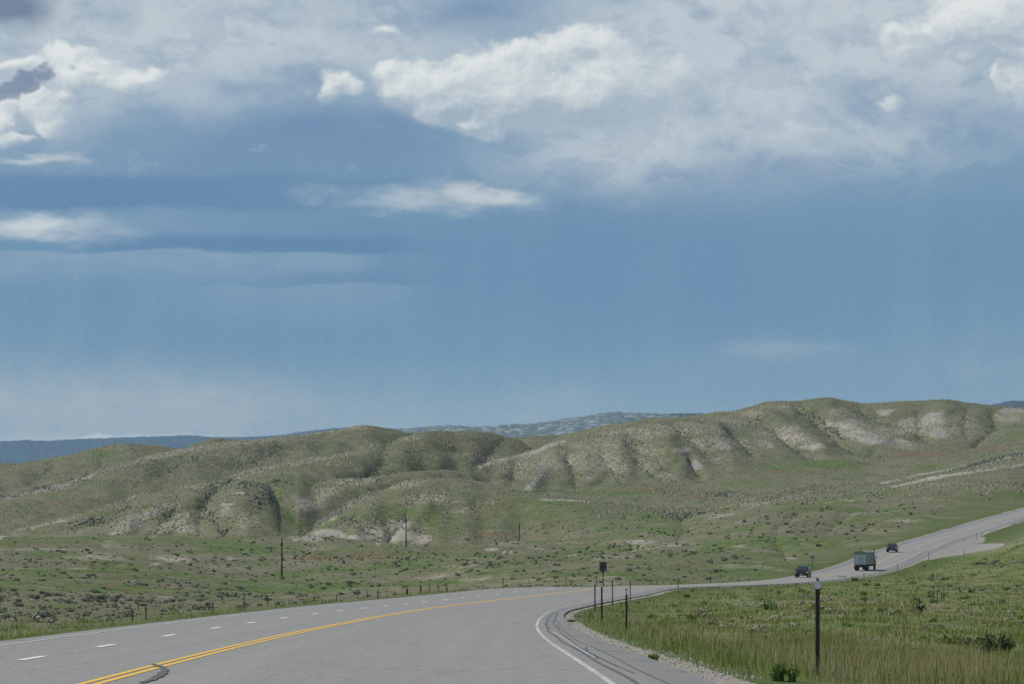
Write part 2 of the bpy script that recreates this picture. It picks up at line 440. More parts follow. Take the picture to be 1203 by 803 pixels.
# ------------------------------------------------------------------ terrain control: (column, row, distance) sightings
CTRL = []
def curve(pts, step=45, w=1):
    pts = np.array(pts, float)
    o = []
    for a, b in zip(pts[:-1], pts[1:]):
        k = max(1, int(abs(b[0] - a[0]) / step + abs(math.log(b[2] / a[2])) / 0.25))
        for j in range(k): o.append(a + (b - a) * j / k)
    o.append(pts[-1]); CTRL.extend(o)
def ycurve(x, pts):
    for y, Y in pts: CTRL.append(np.array([x, y, Y], float))
ycurve(-110, [(742, 105), (728, 150), (715, 205), (698, 330), (682, 500), (660, 784), (645, 950), (631, 1150)])
ycurve(0, [(737, 105), (721, 150), (708, 205), (692, 330), (677, 500), (656, 784), (643, 950), (631, 1150)])
ycurve(150, [(722, 150), (712, 200), (698, 330), (684, 500), (662, 784), (645, 950), (632, 1150)])
ycurve(245, [(718, 160), (711, 210), (701, 330), (690, 500), (671, 784), (650, 950), (632.5, 1150)])
ycurve(331, [(712, 200), (705, 330), (697, 500), (681, 784), (657, 950), (634, 1150)])
ycurve(400, [(707, 250), (701, 350), (694, 500), (677, 784), (655, 950), (633.5, 1150)])
ycurve(477, [(702, 280), (698, 360), (692, 500), (674, 784), (656, 950), (643, 1060), (641.5, 1150)])
ycurve(540, [(698, 300), (694, 400), (686, 550), (668, 784), (652, 950), (642, 1150)])
ycurve(600, [(695, 300), (690, 400), (680, 550), (662, 784), (646, 1000), (636.5, 1150)])
ycurve(700, [(688, 350), (683, 430), (674, 550), (660, 720), (645, 930), (630, 1150), (618, 1300), (607, 1450), (592, 1650)])
ycurve(760, [(686, 400), (678, 500), (664, 640), (650, 790), (634, 980), (618, 1180), (605, 1350), (590, 1600)])
ycurve(830, [(683, 450), (668, 580), (650, 740), (632, 920), (612, 1140), (598, 1350), (586, 1600), (577, 1800)])
ycurve(900, [(680, 480), (664, 600), (640, 760), (622, 900), (600, 1120), (588, 1350), (579, 1600), (572, 1800)])
ycurve(960, [(668, 570), (652, 680), (632, 820), (610, 1000), (592, 1200), (582, 1400), (574, 1600), (569, 1800)])
ycurve(1030, [(645, 720), (625, 850), (608, 1000), (590, 1200), (578, 1400), (569, 1600), (566, 1750)])
ycurve(1100, [(620, 850), (605, 980), (590, 1150), (577, 1350), (563, 1550), (555, 1700), (556, 1850)])
ycurve(1203, [(592, 1150), (578, 1250), (562, 1400), (545, 1580), (533, 1750), (530, 1900)])
ycurve(1350, [(585, 1200), (570, 1300), (550, 1450), (525, 1600), (512, 1750), (505, 1950)])
# right-hand field inside the bend
ycurve(730, [(737, 95), (716, 130), (703, 190), (696, 250)])
ycurve(800, [(772, 58), (747, 85), (722, 125), (706, 180), (696, 245), (689.5, 320)])
ycurve(880, [(784, 52), (752, 80), (728, 120), (708, 175), (697, 240), (688, 330), (684.5, 400)])
ycurve(960, [(799, 46), (772, 60), (746, 85), (724, 125), (706, 180), (694, 250), (685, 350), (682, 450)])
ycurve(1030, [(802, 46), (774, 62), (748, 88), (727, 125), (711, 175), (697, 240), (686, 340), (679, 440), (675, 520)])
ycurve(1110, [(804, 45), (779, 62), (754, 88), (732, 125), (715, 170), (702, 225), (688, 320), (677, 430), (664, 540), (654, 620)])
ycurve(1203, [(804, 45), (781, 62), (760, 90), (741, 125), (724, 165), (707, 220), (691, 300), (674, 400), (657, 500), (640, 610), (622, 740), (612, 850)])
ycurve(1350, [(800, 46), (775, 62), (750, 100), (722, 160), (695, 240), (670, 340), (645, 460), (620, 600), (600, 780), (590, 950)])
# behind the bench at left: the ground dips out of sight before the hills
for x in range(-110, 620, 90): CTRL.append(np.array([x, 645 + 4 * math.sin(x), 1240.]))
# valley floor under the left-hand hills (the hills themselves are raised on it further down)
for xq in (-110, 0, 110, 220, 330, 440, 530):
    for Yq, yq in ((1330, 643), (1500, 637), (1700, 628), (2000, 616), (2300, 608), (2700, 602)): CTRL.append(np.array([xq, yq - max(0, xq - 330) * .04, Yq], float))
curve([(600, 576, 1750), (660, 577.5, 1750), (720, 578, 1750), (780, 577, 1780)], 50)
curve([(572, 568, 1870), (635, 573.5, 1880), (710, 572, 1880), (809, 573, 1880), (850, 569, 1880), (900, 566, 1880), (1000, 565, 1880)], 50)
# right hill
curve([(590, 570, 2000), (650, 566, 2060)], 50)
curve([(600, 560, 2650), (650, 545, 2620), (700, 512, 2600), (735, 498, 2560), (767, 491.5, 2540), (800, 490.5, 2560), (840, 485.5, 2600), (860, 482.5, 2620), (900, 474, 2660), (933, 470, 2690), (970, 468, 2720), (1010, 472.5, 2750), (1060, 470, 2760), (1110, 470, 2780), (1150, 473, 2800), (1203, 480.5, 2820), (1350, 486, 2820)], 30)
curve([(790, 510, 2330), (850, 503, 2370), (900, 496, 2430), (950, 492, 2480), (1000, 492, 2530)], 50)
curve([(860, 545, 2010), (920, 540, 2060), (980, 540, 2090), (1040, 540, 2140), (1100, 533, 2180), (1160, 526, 2200), (1203, 520, 2220), (1350, 500, 2250)], 50)
curve([(880, 557, 1940), (960, 556, 1950), (1030, 556, 1970), (1080, 550, 1990), (1203, 528, 2050)], 50)
curve([(900, 520, 2230), (960, 522, 2260), (1020, 524, 2290), (1070, 524, 2320), (1120, 518, 2350), (1170, 508, 2400), (1203, 503, 2420)], 50)
curve([(1000, 506, 2420), (1060, 503, 2480), (1110, 500, 2520), (1160, 492, 2580), (1203, 490, 2600)], 50)
# the land drops away behind the crests
curve([(-110, 600, 3300), (300, 585, 3300), (600, 580, 3400), (900, 560, 3400), (1350, 560, 3400)], 120)
curve([(-110, 612, 4300), (600, 612, 4300), (1350, 612, 4300)], 150)
CTRL = [c for c in CTRL]
cp = np.array(CTRL)
cu = cp[:, 0]; cY = cp[:, 2]; cz = (HY - cp[:, 1]) / F * cY
# road surface samples join the control set
rx, rY, rz = [], [], []
for Yq in list(np.array([8, 14, 22, 32, 45, 60, 80, 105, 140, 180, 225, 270, 310, 350, 400, 460, 520, 580, 650, 740, 830, 950, 1075, 1250, 1500])):
    i = int(np.argmin(np.abs(STY - Yq)))
    for side in ('lg', 0, 'rg'):
        o_ = 0.0 if side == 0 else offs[side][i] * 1.05
        X = STX[i] + NX[i] * o_; Y = STY[i] + NY[i] * o_
        rx.append(CX + F * X / Y); rY.append(Y); rz.append(float(road_z(i, o_)) - (0.0 if side == 0 else 0.1))
for xx in (-1400, -900, -400, 1700, 2100, 2600):
    for Yq, zz in ((8, -1.5), (20, -1.9), (45, -2.3)):
        rx.append(xx); rY.append(Yq); rz.append(zz - 0.2)
cu = np.concatenate([cu, rx]); cY = np.concatenate([cY, rY]); cz = np.concatenate([cz, rz])
ok = (cu > -1500) & (cu < 2700)
cu, cY, cz = cu[ok], cY[ok], cz[ok]
KX, KY = 1 / 100., 8.0
A = np.stack([cu * KX, np.log(cY) * KY], 1)
def tps(r2): return 0.5 * r2 * np.log(r2 + 1e-9)
n_ = len(A)
Kmat = tps(((A[:, None] - A[None]) ** 2).sum(2))
Pm = np.concatenate([np.ones((n_, 1)), A], 1)
M = np.zeros((n_ + 3, n_ + 3)); M[:n_, :n_] = Kmat + np.eye(n_) * 0.004; M[:n_, n_:] = Pm; M[n_:, :n_] = Pm.T
sol = np.linalg.solve(M, np.concatenate([cz, np.zeros(3)]))
def base_z(xp, Y):
    q = np.stack([np.clip(xp, -110, 1350).ravel() * KX, np.log(np.maximum(Y, 5)).ravel() * KY], 1)
    out = np.empty(len(q))
    for s in range(0, len(q), 20000):
        b = q[s:s + 20000]
        r2 = ((b[:, None, 0] - A[None, :, 0]) ** 2 + (b[:, None, 1] - A[None, :, 1]) ** 2)
        out[s:s + 20000] = tps(r2) @ sol[:n_] + sol[n_] + b @ sol[n_ + 1:]
    return out.reshape(np.shape(xp))
# rounded hills: (crest sightings), (front foot distance by column), back width factor
HILLS = [
    ([(335, 640, 1330), (347, 634, 1340), (375, 615, 1355), (400, 600, 1370), (440, 580, 1400), (480, 563, 1430), (505, 559, 1440), (533, 560, 1450), (570, 567, 1450), (600, 574, 1440), (640, 581, 1430), (700, 588, 1440), (740, 593, 1450), (790, 602, 1460)],
     [(335, 1270), (480, 1255), (600, 1230), (700, 1210), (790, 1250)], 1.0),
    ([(326, 606, 1500), (338, 592, 1500), (348, 582, 1520), (360, 575, 1540), (374, 569, 1560), (400, 561, 1580), (440, 557, 1600), (480, 553, 1640), (520, 552, 1680), (570, 560, 1720)], [(326, 1400), (400, 1440), (480, 1500), (570, 1600)], .8),
    ([(232, 600, 1480), (246, 583, 1490), (262, 571, 1500), (285, 567, 1510), (310, 568, 1510), (325, 578, 1500), (338, 604, 1480)], [(232, 1290), (338, 1300)], .9),
    ([(-200, 675, 1460), (-110, 655, 1470), (0, 632, 1480), (30, 620, 1500), (73, 608, 1520), (133, 593, 1560), (173, 580, 1590), (233, 569, 1640), (300, 551, 1700), (350, 541, 1760), (400, 533, 1820), (440, 523, 1900), (480, 513, 2000), (510, 507, 2080), (553, 507.5, 2160), (580, 510, 2220), (607, 516, 2260), (640, 535, 2300)],
     [(-200, 1400), (0, 1390), (73, 1330), (133, 1290), (350, 1300), (420, 1450), (480, 1560), (553, 1750), (640, 2000)], .75),
    ([(-160, 625, 1690), (-60, 607, 1700), (0, 597, 1720), (57, 586, 1740), (100, 583.5, 1750), (130, 586, 1770), (160, 596, 1780)], [(-160, 1600), (160, 1640)], .8),
    ([(-200, 625, 1900), (-110, 606, 1930), (0, 587, 1950), (57, 578, 1980), (100, 565, 2020), (133, 548, 2080), (187, 533, 2150), (217, 527, 2190), (267, 520, 2260), (330, 513, 2340), (400, 505, 2420), (430, 500.5, 2450), (455, 503, 2480), (480, 508, 2500), (520, 514, 2520), (570, 530, 2540)],
     [(-200, 1830), (0, 1860), (133, 1840), (267, 1850), (400, 1950), (520, 2150)], .6),
    ([(-200, 565, 2540), (-110, 553, 2560), (0, 545, 2580), (50, 539, 2600), (97, 530, 2640), (130, 523, 2680), (150, 521, 2690), (187, 524, 2700), (215, 530, 2700), (260, 545, 2700)], [(-200, 2080), (0, 2120), (150, 2260), (260, 2400)], 1.0),
    ([(215, 530, 2850), (225, 522, 2850), (240, 517, 2860), (257, 514, 2870), (275, 515.5, 2880), (295, 522, 2880), (310, 535, 2880)], [(215, 2700), (310, 2750)], 1.0),
    ([(500, 535, 2640), (530, 524, 2640), (560, 517, 2640), (600, 513.5, 2650), (640, 511, 2640), (672, 508.7, 2620), (700, 503, 2600), (735, 497, 2560), (760, 495, 2540)], [(500, 2350), (600, 2380), (700, 2400), (760, 2300)], 1.0),
    ([(505, 566, 1980), (530, 556, 2020), (560, 546, 2050), (595, 537, 2100), (642, 523.5, 2160), (670, 515, 2200), (700, 508.5, 2240), (735, 501, 2300), (770, 496, 2360), (810, 494, 2440), (840, 494, 2480)], [(505, 1900), (600, 1890), (735, 1895), (840, 1950)], .7),
    # small spurs on the faces
    ([(612, 576, 1900), (622, 572, 1905), (634, 558, 1960), (645, 546, 2010), (660, 538, 2060)], [(612, 1880), (660, 1960)], .5),
    ([(676, 574, 1900), (690, 562, 1935), (706, 548, 1990), (716, 538, 2040), (730, 532, 2080)], [(676, 1880), (730, 1930)], .6),
]
def add_hills(Z, colx, Yg):
    add = np.zeros_like(Z)
    for crest, foot, bk in HILLS:
        c = np.array(crest, float); f = np.array(foot, float)
        lo_, hi_ = c[0, 0], c[-1, 0]
        yc = pchip(c[:, 0], c[:, 1], np.clip(colx, lo_, hi_)); Yc = pchip(c[:, 0], c[:, 2], np.clip(colx, lo_, hi_)); Yf = np.interp(colx, f[:, 0], f[:, 1])
        zc = (HY - yc) / F * Yc
        wd = {840: 70, 338: 44}.get(hi_, 26); wl = {326: 90, 232: 40}.get(lo_, 26)
        endf = sstep(colx, lo_ - wl, lo_ + wl * .4) * sstep(colx, hi_ + wd, hi_ - wd * .6)
        wob = 1 + .10 * pnoise(colx / 35 + len(c), colx * 0 + c[0, 2])
        Yf = Yc - (Yc - Yf) * wob
        tf = np.clip((Yg - Yf[None]) / (Yc - Yf)[None], 0, 1); Yb = Yc + (Yc - Yf) * bk
        tb = np.clip((Yb[None] - Yg) / (Yb - Yc)[None], 0, 1)
        sf = np.sin(np.pi / 2 * tf) ** 1.25; sb = np.sin(np.pi / 2 * tb) ** 1.2
        Sx = np.where(Yg <= Yc[None], sf, sb)
        b = (zc[None] - Z) * Sx * endf[None]
        add = np.maximum(add, b)
    return Z + add
# columns / rows of the polar grid
inner = np.arange(-30, 1236, 2.0)
colx = np.concatenate([CX + F * np.array([-1.2, -.9, -.7, -.55, -.45, -.38, -.32, -.28, -.25, -.22]), np.arange(-240, -30, 10.), inner,
                       np.arange(1240, 1480, 10.), CX + F * np.array([.23, .26, .3, .35, .42, .5, .65, .85, 1.2])])
def geo(a, b, k): return np.exp(np.linspace(math.log(a), math.log(b), k, endpoint=False))
rowY = np.concatenate([geo(4, 30, 14), geo(30, 320, 210), geo(320, 1260, 260), geo(1260, 2900, 400), geo(2900, 4500, 24), [4500]])
NC, NR = len(colx), len(rowY)
# thin-plate evaluated on a coarser lattice, cubic-resampled
cgx = np.concatenate([np.arange(-110, 1351, 10.)]); cgl = np.linspace(math.log(4), math.log(4500), 560)
GXX, GLL = np.meshgrid(cgx, cgl)
GZ = base_z(GXX, np.exp(GLL))
def cubic_w(src0, dsrc, ns, q):
    t = np.clip((q - src0) / dsrc, 0, ns - 1.0001); i = np.floor(t).astype(int); f = t - i
    W = np.zeros((len(q), ns))
    c = [(-f ** 3 + 2 * f ** 2 - f) / 2, (3 * f ** 3 - 5 * f ** 2 + 2) / 2, (-3 * f ** 3 + 4 * f ** 2 + f) / 2, (f ** 3 - f ** 2) / 2]
    for k in range(4):
        np.add.at(W, (np.arange(len(q)), np.clip(i - 1 + k, 0, ns - 1)), c[k])
    return W
WX = cubic_w(-110, 10., len(cgx), np.clip(colx, -110, 1350))
WL = cubic_w(cgl[0], cgl[1] - cgl[0], len(cgl), np.log(rowY))
Z = WL @ GZ @ WX.T                        # NR x NC, relative to the eye
Z = add_hills(Z, colx, rowY[:, None])
XX = (colx[None, :] - CX) / F * rowY[:, None]
YY = np.repeat(rowY[:, None], NC, 1)
COLX = np.repeat(colx[None, :], NR, 0)
LY = np.log(YY)
lateral = np.maximum(np.abs(colx - CX) - 760, 0)[None, :] / F * YY

# ---- strokes: sightings on the visible surface, turned into weights on the sheet
def rowpx(Zm): return HY - F * Zm / YY
PX0 = rowpx(Z)
VIS = np.minimum.accumulate(PX0, axis=0)
def hit(x, y):
    j = int(np.argmin(np.abs(colx - x)))
    k = int(np.searchsorted(-VIS[:, j], -y))
    return LY[min(k, NR - 1), 0]
WPX = 5.0 * fbm(COLX / 22, LY * 60, 4, .6) + 2.0 * pnoise(XX / 6, YY / 14)
WPY = 2.2 * fbm(COLX / 30 + 9, LY * 70 + 4, 4, .6)
def stroke(pts, wx, wy=None, soft=1.0):
    """weight field of a brush drawn along pts (column,row); wx half width across"""
    wy = wy or wx
    W = np.zeros((NR, NC), np.float32)
    P = [(x, y, hit(x, y)) for x, y in pts]
    if len(P) == 1: P = P * 2
    for (x0, y0, l0), (x1, y1, l1) in zip(P[:-1], P[1:]):
        m = 2.6
        jm = np.where((colx > min(x0, x1) - wx * m) & (colx < max(x0, x1) + wx * m))[0]
        if len(jm) == 0: continue
        im = np.where((LY[:, 0] > min(l0, l1) - 0.13) & (LY[:, 0] < max(l0, l1) + 0.13))[0]
        if len(im) == 0: continue
        sl = (slice(im[0], im[-1] + 1), slice(jm[0], jm[-1] + 1))
        ws = min(1.0, wx / 7.0 + .15); x = (COLX[sl] + WPX[sl] * ws) / wx; y = (PX0[sl] + WPY[sl] * ws) / wy
        ax, ay, bx, by = x0 / wx, y0 / wy, x1 / wx, y1 / wy
        dx, dy = bx - ax, by - ay; L2 = dx * dx + dy * dy + 1e-9
        t = np.clip(((x - ax) * dx + (y - ay) * dy) / L2, 0, 1)
        r2 = (x - ax - t * dx) ** 2 + (y - ay - t * dy) ** 2
        g = np.exp(-r2) * np.exp(-((LY[sl] - (l0 + (l1 - l0) * t)) / 0.06) ** 2)
        W[sl] = np.maximum(W[sl], g)
    return W
def blobs(L):
    W = np.zeros((NR, NC), np.float32)
    for b in L:
        x, y, a, c = b[:4]
        W = np.maximum(W, stroke([(x, y)], a, c) * (b[4] if len(b) > 4 else 1))
    return W

CARVE = [  # (polyline, depth in metres, half width)
    ([(667, 537), (675, 552), (676, 568)], -7, 7), ([(622, 573), (637, 555), (645, 546), (655, 530)], 6, 8), ([(604, 556), (600, 568)], -3, 8),
    ([(735, 511), (747, 524), (767, 532), (786, 545)], -9, 9), ([(710, 535), (722, 552), (732, 563)], -5, 7), ([(748, 540), (762, 551), (778, 559)], -5, 6),
    ([(764, 515), (784, 520), (797, 535), (803, 547)], 8, 9), ([(809, 536), (816, 548), (822, 558)], -9, 7), ([(788, 498), (812, 512), (836, 536)], -7, 8),
    ([(939, 477), (957, 490), (973, 502), (988, 516), (1009, 527), (1036, 532)], -16, 9), ([(882, 490), (906, 500), (930, 520), (955, 533)], -12, 9),
    ([(858, 505), (872, 518), (884, 530)], -10, 8), ([(1012, 480), (1040, 490), (1069, 500), (1085, 511)], -12, 9), ([(1078, 484), (1081, 505)], -8, 7),
    ([(975, 480), (995, 496), (1015, 512), (1036, 523)], 10, 11), ([(900, 484), (920, 498), (945, 512), (965, 526)], 8, 10),
    ([(1166, 484), (1170, 499), (1146, 518)], -12, 9), ([(1110, 480), (1105, 505)], 8, 12), ([(1135, 480), (1132, 512)], -5, 7),
    ([(845, 500), (850, 520), (860, 540)], 5, 9), ([(985, 545), (1010, 548), (1036, 555)], -2, 8),
    ([(250, 566), (246, 582), (236, 594), (246, 607), (266, 624)], -7, 9), ([(320, 570), (322, 586), (340, 600), (356, 616)], -3, 9),
    ([(138, 629), (160, 606), (192, 597), (230, 586)], 4, 9), ([(206, 598), (192, 612), (179, 627)], -5, 7), ([(178, 629), (200, 616), (222, 609)], 4, 7),
    ([(150, 590), (120, 607), (88, 620)], -4, 9), ([(286, 575), (284, 600), (290, 626)], 5, 14), 
    ([(480, 603), (462, 620), (446, 636)], -16, 9), ([(420, 600), (428, 622)], -3, 8), ([(500, 598), (474, 620), (466, 636)], 6, 9), ([(440, 600), (425, 618), (418, 634)], 4, 9),
    ([(400, 560), (440, 556), (470, 548)], -4, 8), ([(590, 515), (575, 530), (560, 545)], -6, 9), ([(455, 520), (450, 540), (430, 556)], -5, 10),
    ([(500, 515), (505, 532), (520, 545)], 4, 10), ([(600, 545), (590, 560)], 3, 8),
    ([(230, 535), (200, 550), (160, 565)], -4, 14), ([(330, 522), (310, 534), (270, 546)], -4, 12),
    ([(120, 530), (118, 545), (100, 556)], -5, 10), ([(160, 527), (170, 535)], -5, 9), ([(60, 545), (40, 562)], -5, 12),
    ([(560, 590), (600, 596), (640, 600)], -3, 7), ([(600, 606), (640, 600), (690, 606)], 2, 7),
    ([(800, 606), (808, 620), (796, 634)], -3, 12), ([(735, 606), (800, 608)], -3, 6), ([(940, 600), (905, 630), (925, 650)], -2, 14),
    ([(975, 620), (1000, 600), (1040, 590)], -3, 10), ([(1036, 568), (1081, 557), (1127, 549), (1203, 532)], -2.5, 3),
    ([(1030, 563), (1081, 552), (1127, 544), (1203, 528)], 3, 4), ([(816, 610), (880, 592), (912, 582), (950, 572)], 2.5, 4),
]
Zd = np.zeros_like(Z); gully_line = np.zeros_like(Z)
for pts, amp, wd in CARVE:
    if amp > 0: Zd += stroke(pts, wd * 1.35, wd * 1.1) * amp * 0.45
    else:
        g_ = stroke(pts, wd * 1.5, wd * 1.2)
        rr_ = np.sqrt(-np.log(np.clip(g_, 1e-4, 1)))          # distance from the gully line
        Zd += np.where(g_ > 1e-3, np.exp(-1.9 * rr_), 0) * amp * 0.42
        gully_line = np.maximum(gully_line, np.where(g_ > 1e-3, np.exp(-3.2 * rr_), 0)) if amp < -3.5 else gully_line
# ---- fractal relief, growing with distance from the road
hill = sstep(YY, 1250, 1500)
bench = sstep(YY, 150, 420) * (1 - hill)
warp = 25 * pnoise(XX / 90, YY / 90)
gul_a = np.abs(pnoise((XX + warp) / 62, (YY * 0.38 + warp) / 62) + .12 * fbm(XX / 15, YY / 22, 3)); rid = np.minimum(gul_a * 2.6, .85) + .15
gul_b = np.abs(pnoise((XX + warp * .5) / 24 + 9, (YY * 0.36 + warp * .3) / 24)); rid2 = np.minimum(gul_b * 2.6, .9) + .1
steep = np.clip(.35 + .9 * fbm(XX / 260 + 3, YY / 300, 2), .25, 1.1)
rel = hill * steep * ((rid - 0.8) * 4.2 + (rid2 - 0.75) * 1.5 + 0.8 * (1 - np.abs(pnoise((XX + YY * .25) / 11, YY / 34)) * 3.0) + 0.9 * fbm(XX / 10, YY / 16, 4, 0.6))
rel += bench * (1.3 * fbm(XX / 45, YY / 70, 4, 0.5) + 0.40 * fbm(XX / 8, YY / 14, 3))
near = 1 - sstep(YY, 150, 420)
rel += near * (0.14 * fbm(XX / 7, YY / 9, 4) + 0.2 * pnoise(XX / 20, YY / 24))
si, sw = nearest_station(XX, YY)
inroad = (sw > offs['lg'][si]) & (sw < offs['rg'][si])
dout = np.maximum(offs['lg'][si] - sw, sw - offs['rg'][si])
valid = (YY < 1500) & (np.abs(sw) < 200)
dout = np.where(valid, dout, 1e3)
Z = Z + Zd + rel * sstep(dout, 1.5, 14)
# ditch and road bed
blend = 1 - sstep(dout, 0.0, 9 + 0.02 * YY)
edgew = np.clip(sw, offs['lg'][si], offs['rg'][si])
zr = road_z(si, edgew) - 0.05 - np.maximum(dout, 0) * 0.05
din = np.minimum(sw - offs['le'][si], offs['re'][si] - sw)
Zroad = np.where(dout < 0, road_z(si, edgew) - 0.30 * sstep(din, 0.1, 0.8 + 0.0015 * YY) - 0.05, zr)
Z = Z * (1 - blend) + Zroad * blend
Z = np.where(lateral > 0, Z - 0.0 * lateral, Z)

# ---- surface masks (what grows or lies there)
PX0 = rowpx(Z)
VIS = np.minimum.accumulate(PX0, axis=0)
pale = np.maximum.reduce([
    blobs([(1013, 507, 30, 10), (1070, 498, 20, 9, .6), (925, 505, 24, 7, .5), (1000, 500, 20, 8), (1028, 516, 20, 7), (1056, 521, 15, 8, .9), (1096, 493, 15, 11), (1104, 507, 13, 9), (1038, 484, 11, 5, .8), (1075, 493, 14, 6, .6), (930, 514, 18, 6, .8), (955, 524, 18, 5, .8),
           (900, 522, 13, 7, .75), (852, 523, 12, 7, .7), (818, 546, 8, 7, .9), (1060, 506, 16, 7, .6), (1190, 482, 18, 4, .8), (1185, 492, 22, 8, .5), (975, 498, 12, 6, .6), (870, 495, 14, 6, .5),
           (655, 545, 9, 6, .6), (690, 560, 14, 7, .4), (735, 530, 22, 10, .35), (660, 519, 7, 4, .9), (800, 528, 14, 6, .6), (840, 538, 10, 4, .5),
           (384, 627, 22, 6), (366, 632, 15, 4), (362, 592, 17, 9, .8), (380, 580, 14, 7, .45), (436, 628, 16, 8, .75), (416, 632, 12, 5, .9), (470, 628, 22, 8), (492, 632, 20, 6, .8), (455, 634, 12, 4), (476, 616, 10, 5, .6),
           (278, 579.5, 8, 1.7), (266, 591.5, 9, 1.8), (216, 620, 16, 6, .6), (160, 616, 12, 6, .6), (290, 618, 18, 8, .35), (200, 540, 40, 8, .15), (600, 560, 14, 5, .35),
           (110, 653, 30, 3, .55), (90, 668, 24, 3, .6), (205, 657, 22, 4, .75), (180, 662, 8, 2, .9), (270, 655, 9, 5, .6), (60, 645, 70, 2.5, .5), (20, 645, 40, 2.5, .5),
           (578, 645, 8, 2, .9), (592, 649, 2, 5, .9), (600, 648, 2, 4, .8), (630, 644, 14, 2.5, .6), (673, 652, 6, 1.6, .95), (750, 636, 28, 3, .8), (790, 640, 20, 4, .6), (808, 646, 30, 4, .4), (830, 665, 24, 5, .25),
           (890, 660, 14, 3, .4), (870, 642, 16, 3, .5), (930, 655, 9, 4, .6), (960, 640, 16, 4, .35), (1055, 632, 20, 4, .45), (1065, 612, 18, 4, .55), (1000, 603, 22, 4, .4), (1010, 586, 14, 3, .4),
           (20, 700, 20, 3, .4), (110, 715, 14, 3, .5), (130, 712, 8, 4, .4), (195, 700, 16, 3, .5), (60, 690, 40, 4, .3),
           (1100, 690, 22, 3, .4), (1085, 695, 16, 3, .4), (1187, 640, 6, 2.5, .9), (1165, 637, 10, 1.2, .8), (1072, 661, 8, 1.2, .9), (1060, 668, 9, 1.0, .7)]),
    stroke([(622, 573), (637, 555), (646, 545)], 4, 4) * .9, stroke([(560, 548), (632, 529), (659, 518)], 5, 2.5) * .8,
    stroke([(346, 634), (370, 616), (400, 599), (440, 581)], 4, 2.5) * .7, stroke([(0, 631), (40, 618), (74, 608)], 5, 2.5) * .75,
    stroke([(6, 585), (30, 580), (70, 571), (104, 559), (135, 547)], 5, 2) * .6, stroke([(138, 628), (160, 607), (192, 598)], 4, 2.5) * .6,
    stroke([(178, 629), (200, 616)], 4, 2.2) * .6, stroke([(444, 638), (460, 622), (478, 608)], 3, 3) * .8,
    stroke([(1036, 567), (1081, 557), (1127, 549), (1203, 533)], 2.6, 1.4) * .75, stroke([(1050, 571), (1090, 562), (1150, 553), (1203, 545)], 6, 2.4) * .6,
    stroke([(816, 614), (850, 605), (880, 597), (912, 587), (950, 577)], 3, 1.2) * .5, stroke([(850, 620), (900, 604)], 6, 2) * .4,
    stroke([(620, 570), (560, 566)], 6, 1.2) * .5, stroke([(640, 586), (705, 589)], 8, .9) * .7])
green = np.maximum.reduce([
    blobs([(976, 545, 55, 7), (915, 549, 28, 5), (1036, 499, 9, 3, .8), (1166, 490, 6, 9), (955, 482, 14, 4, .8), (925, 492, 20, 6, .7), (870, 508, 10, 5, .7), (1090, 548, 40, 6, .7), (1180, 560, 50, 10, .35), (760, 556, 20, 8, .5),
           (640, 577, 60, 2.2), (720, 579, 80, 3), (880, 568, 60, 5, .6), (990, 562, 30, 3, .8), (470, 599, 26, 4), (640, 606, 30, 4, .8), (560, 580, 60, 8, .5), (600, 596, 60, 10, .5), (340, 604, 10, 9), (350, 614, 9, 7), (326, 582, 8, 8),
           (120, 533, 22, 5), (160, 560, 30, 6, .4), (520, 545, 20, 6, .5), (570, 555, 30, 5, .4), (700, 598, 60, 8, .4), (180, 632.5, 120, 1.6), (60, 636, 80, 2.6, .8), (60, 651, 40, 3, .9), (140, 652, 30, 3, .9), (260, 695, 60, 6, .7),
           (160, 680, 60, 6, .6), (60, 712, 80, 6, .7), (300, 660, 60, 10, .5), (450, 642, 60, 5, .6), (500, 655, 90, 6, .5), (560, 668, 90, 5, .6), (650, 670, 80, 8, .6), (700, 650, 60, 8, .4), (690, 655, 8, 5, .4), (760, 660, 60, 12, .5),
           (850, 672, 70, 6, .6), (900, 656, 40, 8, .5), (980, 642, 40, 8, .5), (990, 632, 14, 3, .8), (940, 640, 60, 12, .3), (1050, 640, 60, 4, .8), (1130, 612, 60, 3, .7), (860, 590, 30, 5, .5),
           (1092, 663, 30, 6), (1040, 672, 30, 4), (830, 700, 90, 8, .7), (960, 694, 90, 7, .9), (1000, 730, 160, 14, .8), (1150, 735, 60, 6, .9), (1180, 700, 80, 12, .5), (1100, 770, 140, 12, .6), (780, 740, 60, 14, .7), (870, 770, 60, 16, .7)])])
brown = blobs([(1081, 532, 45, 5), (1150, 526, 40, 6, .8), (1040, 536, 30, 5, .6), (533, 523, 16, 5), (500, 520, 12, 4, .6), (610, 521, 30, 5, .5), (55, 590, 40, 5, .8), (115, 588, 20, 4, .8), (180, 527, 26, 4, .8), (258, 517, 16, 3),
               (580, 628, 40, 6, .7), (620, 630, 30, 5, .6), (690, 600, 50, 8, .35), (560, 600, 20, 3, .6), (590, 592, 24, 3, .6), (780, 576, 60, 4, .7), (820, 582, 40, 5, .7), (732, 560, 5, 6, .6), (300, 563, 20, 3, .5), (130, 688, 14, 5, .9), (145, 692, 10, 3, .7),
               (440, 600, 8, 4, .5), (400, 560, 20, 6, .3), (580, 648, 20, 4, .8), (470, 682, 40, 4, .4), (850, 690, 60, 2.5, .8), (775, 692, 30, 3, .7), (1180, 733, 30, 4, .7), (1050, 716, 20, 4, .4), (920, 715, 50, 5, .3), (750, 715, 20, 8, .4), (730, 735, 30, 6, .4), (810, 750, 60, 7, .5),
               (250, 546, 60, 8, .25), (160, 560, 60, 10, .2)])
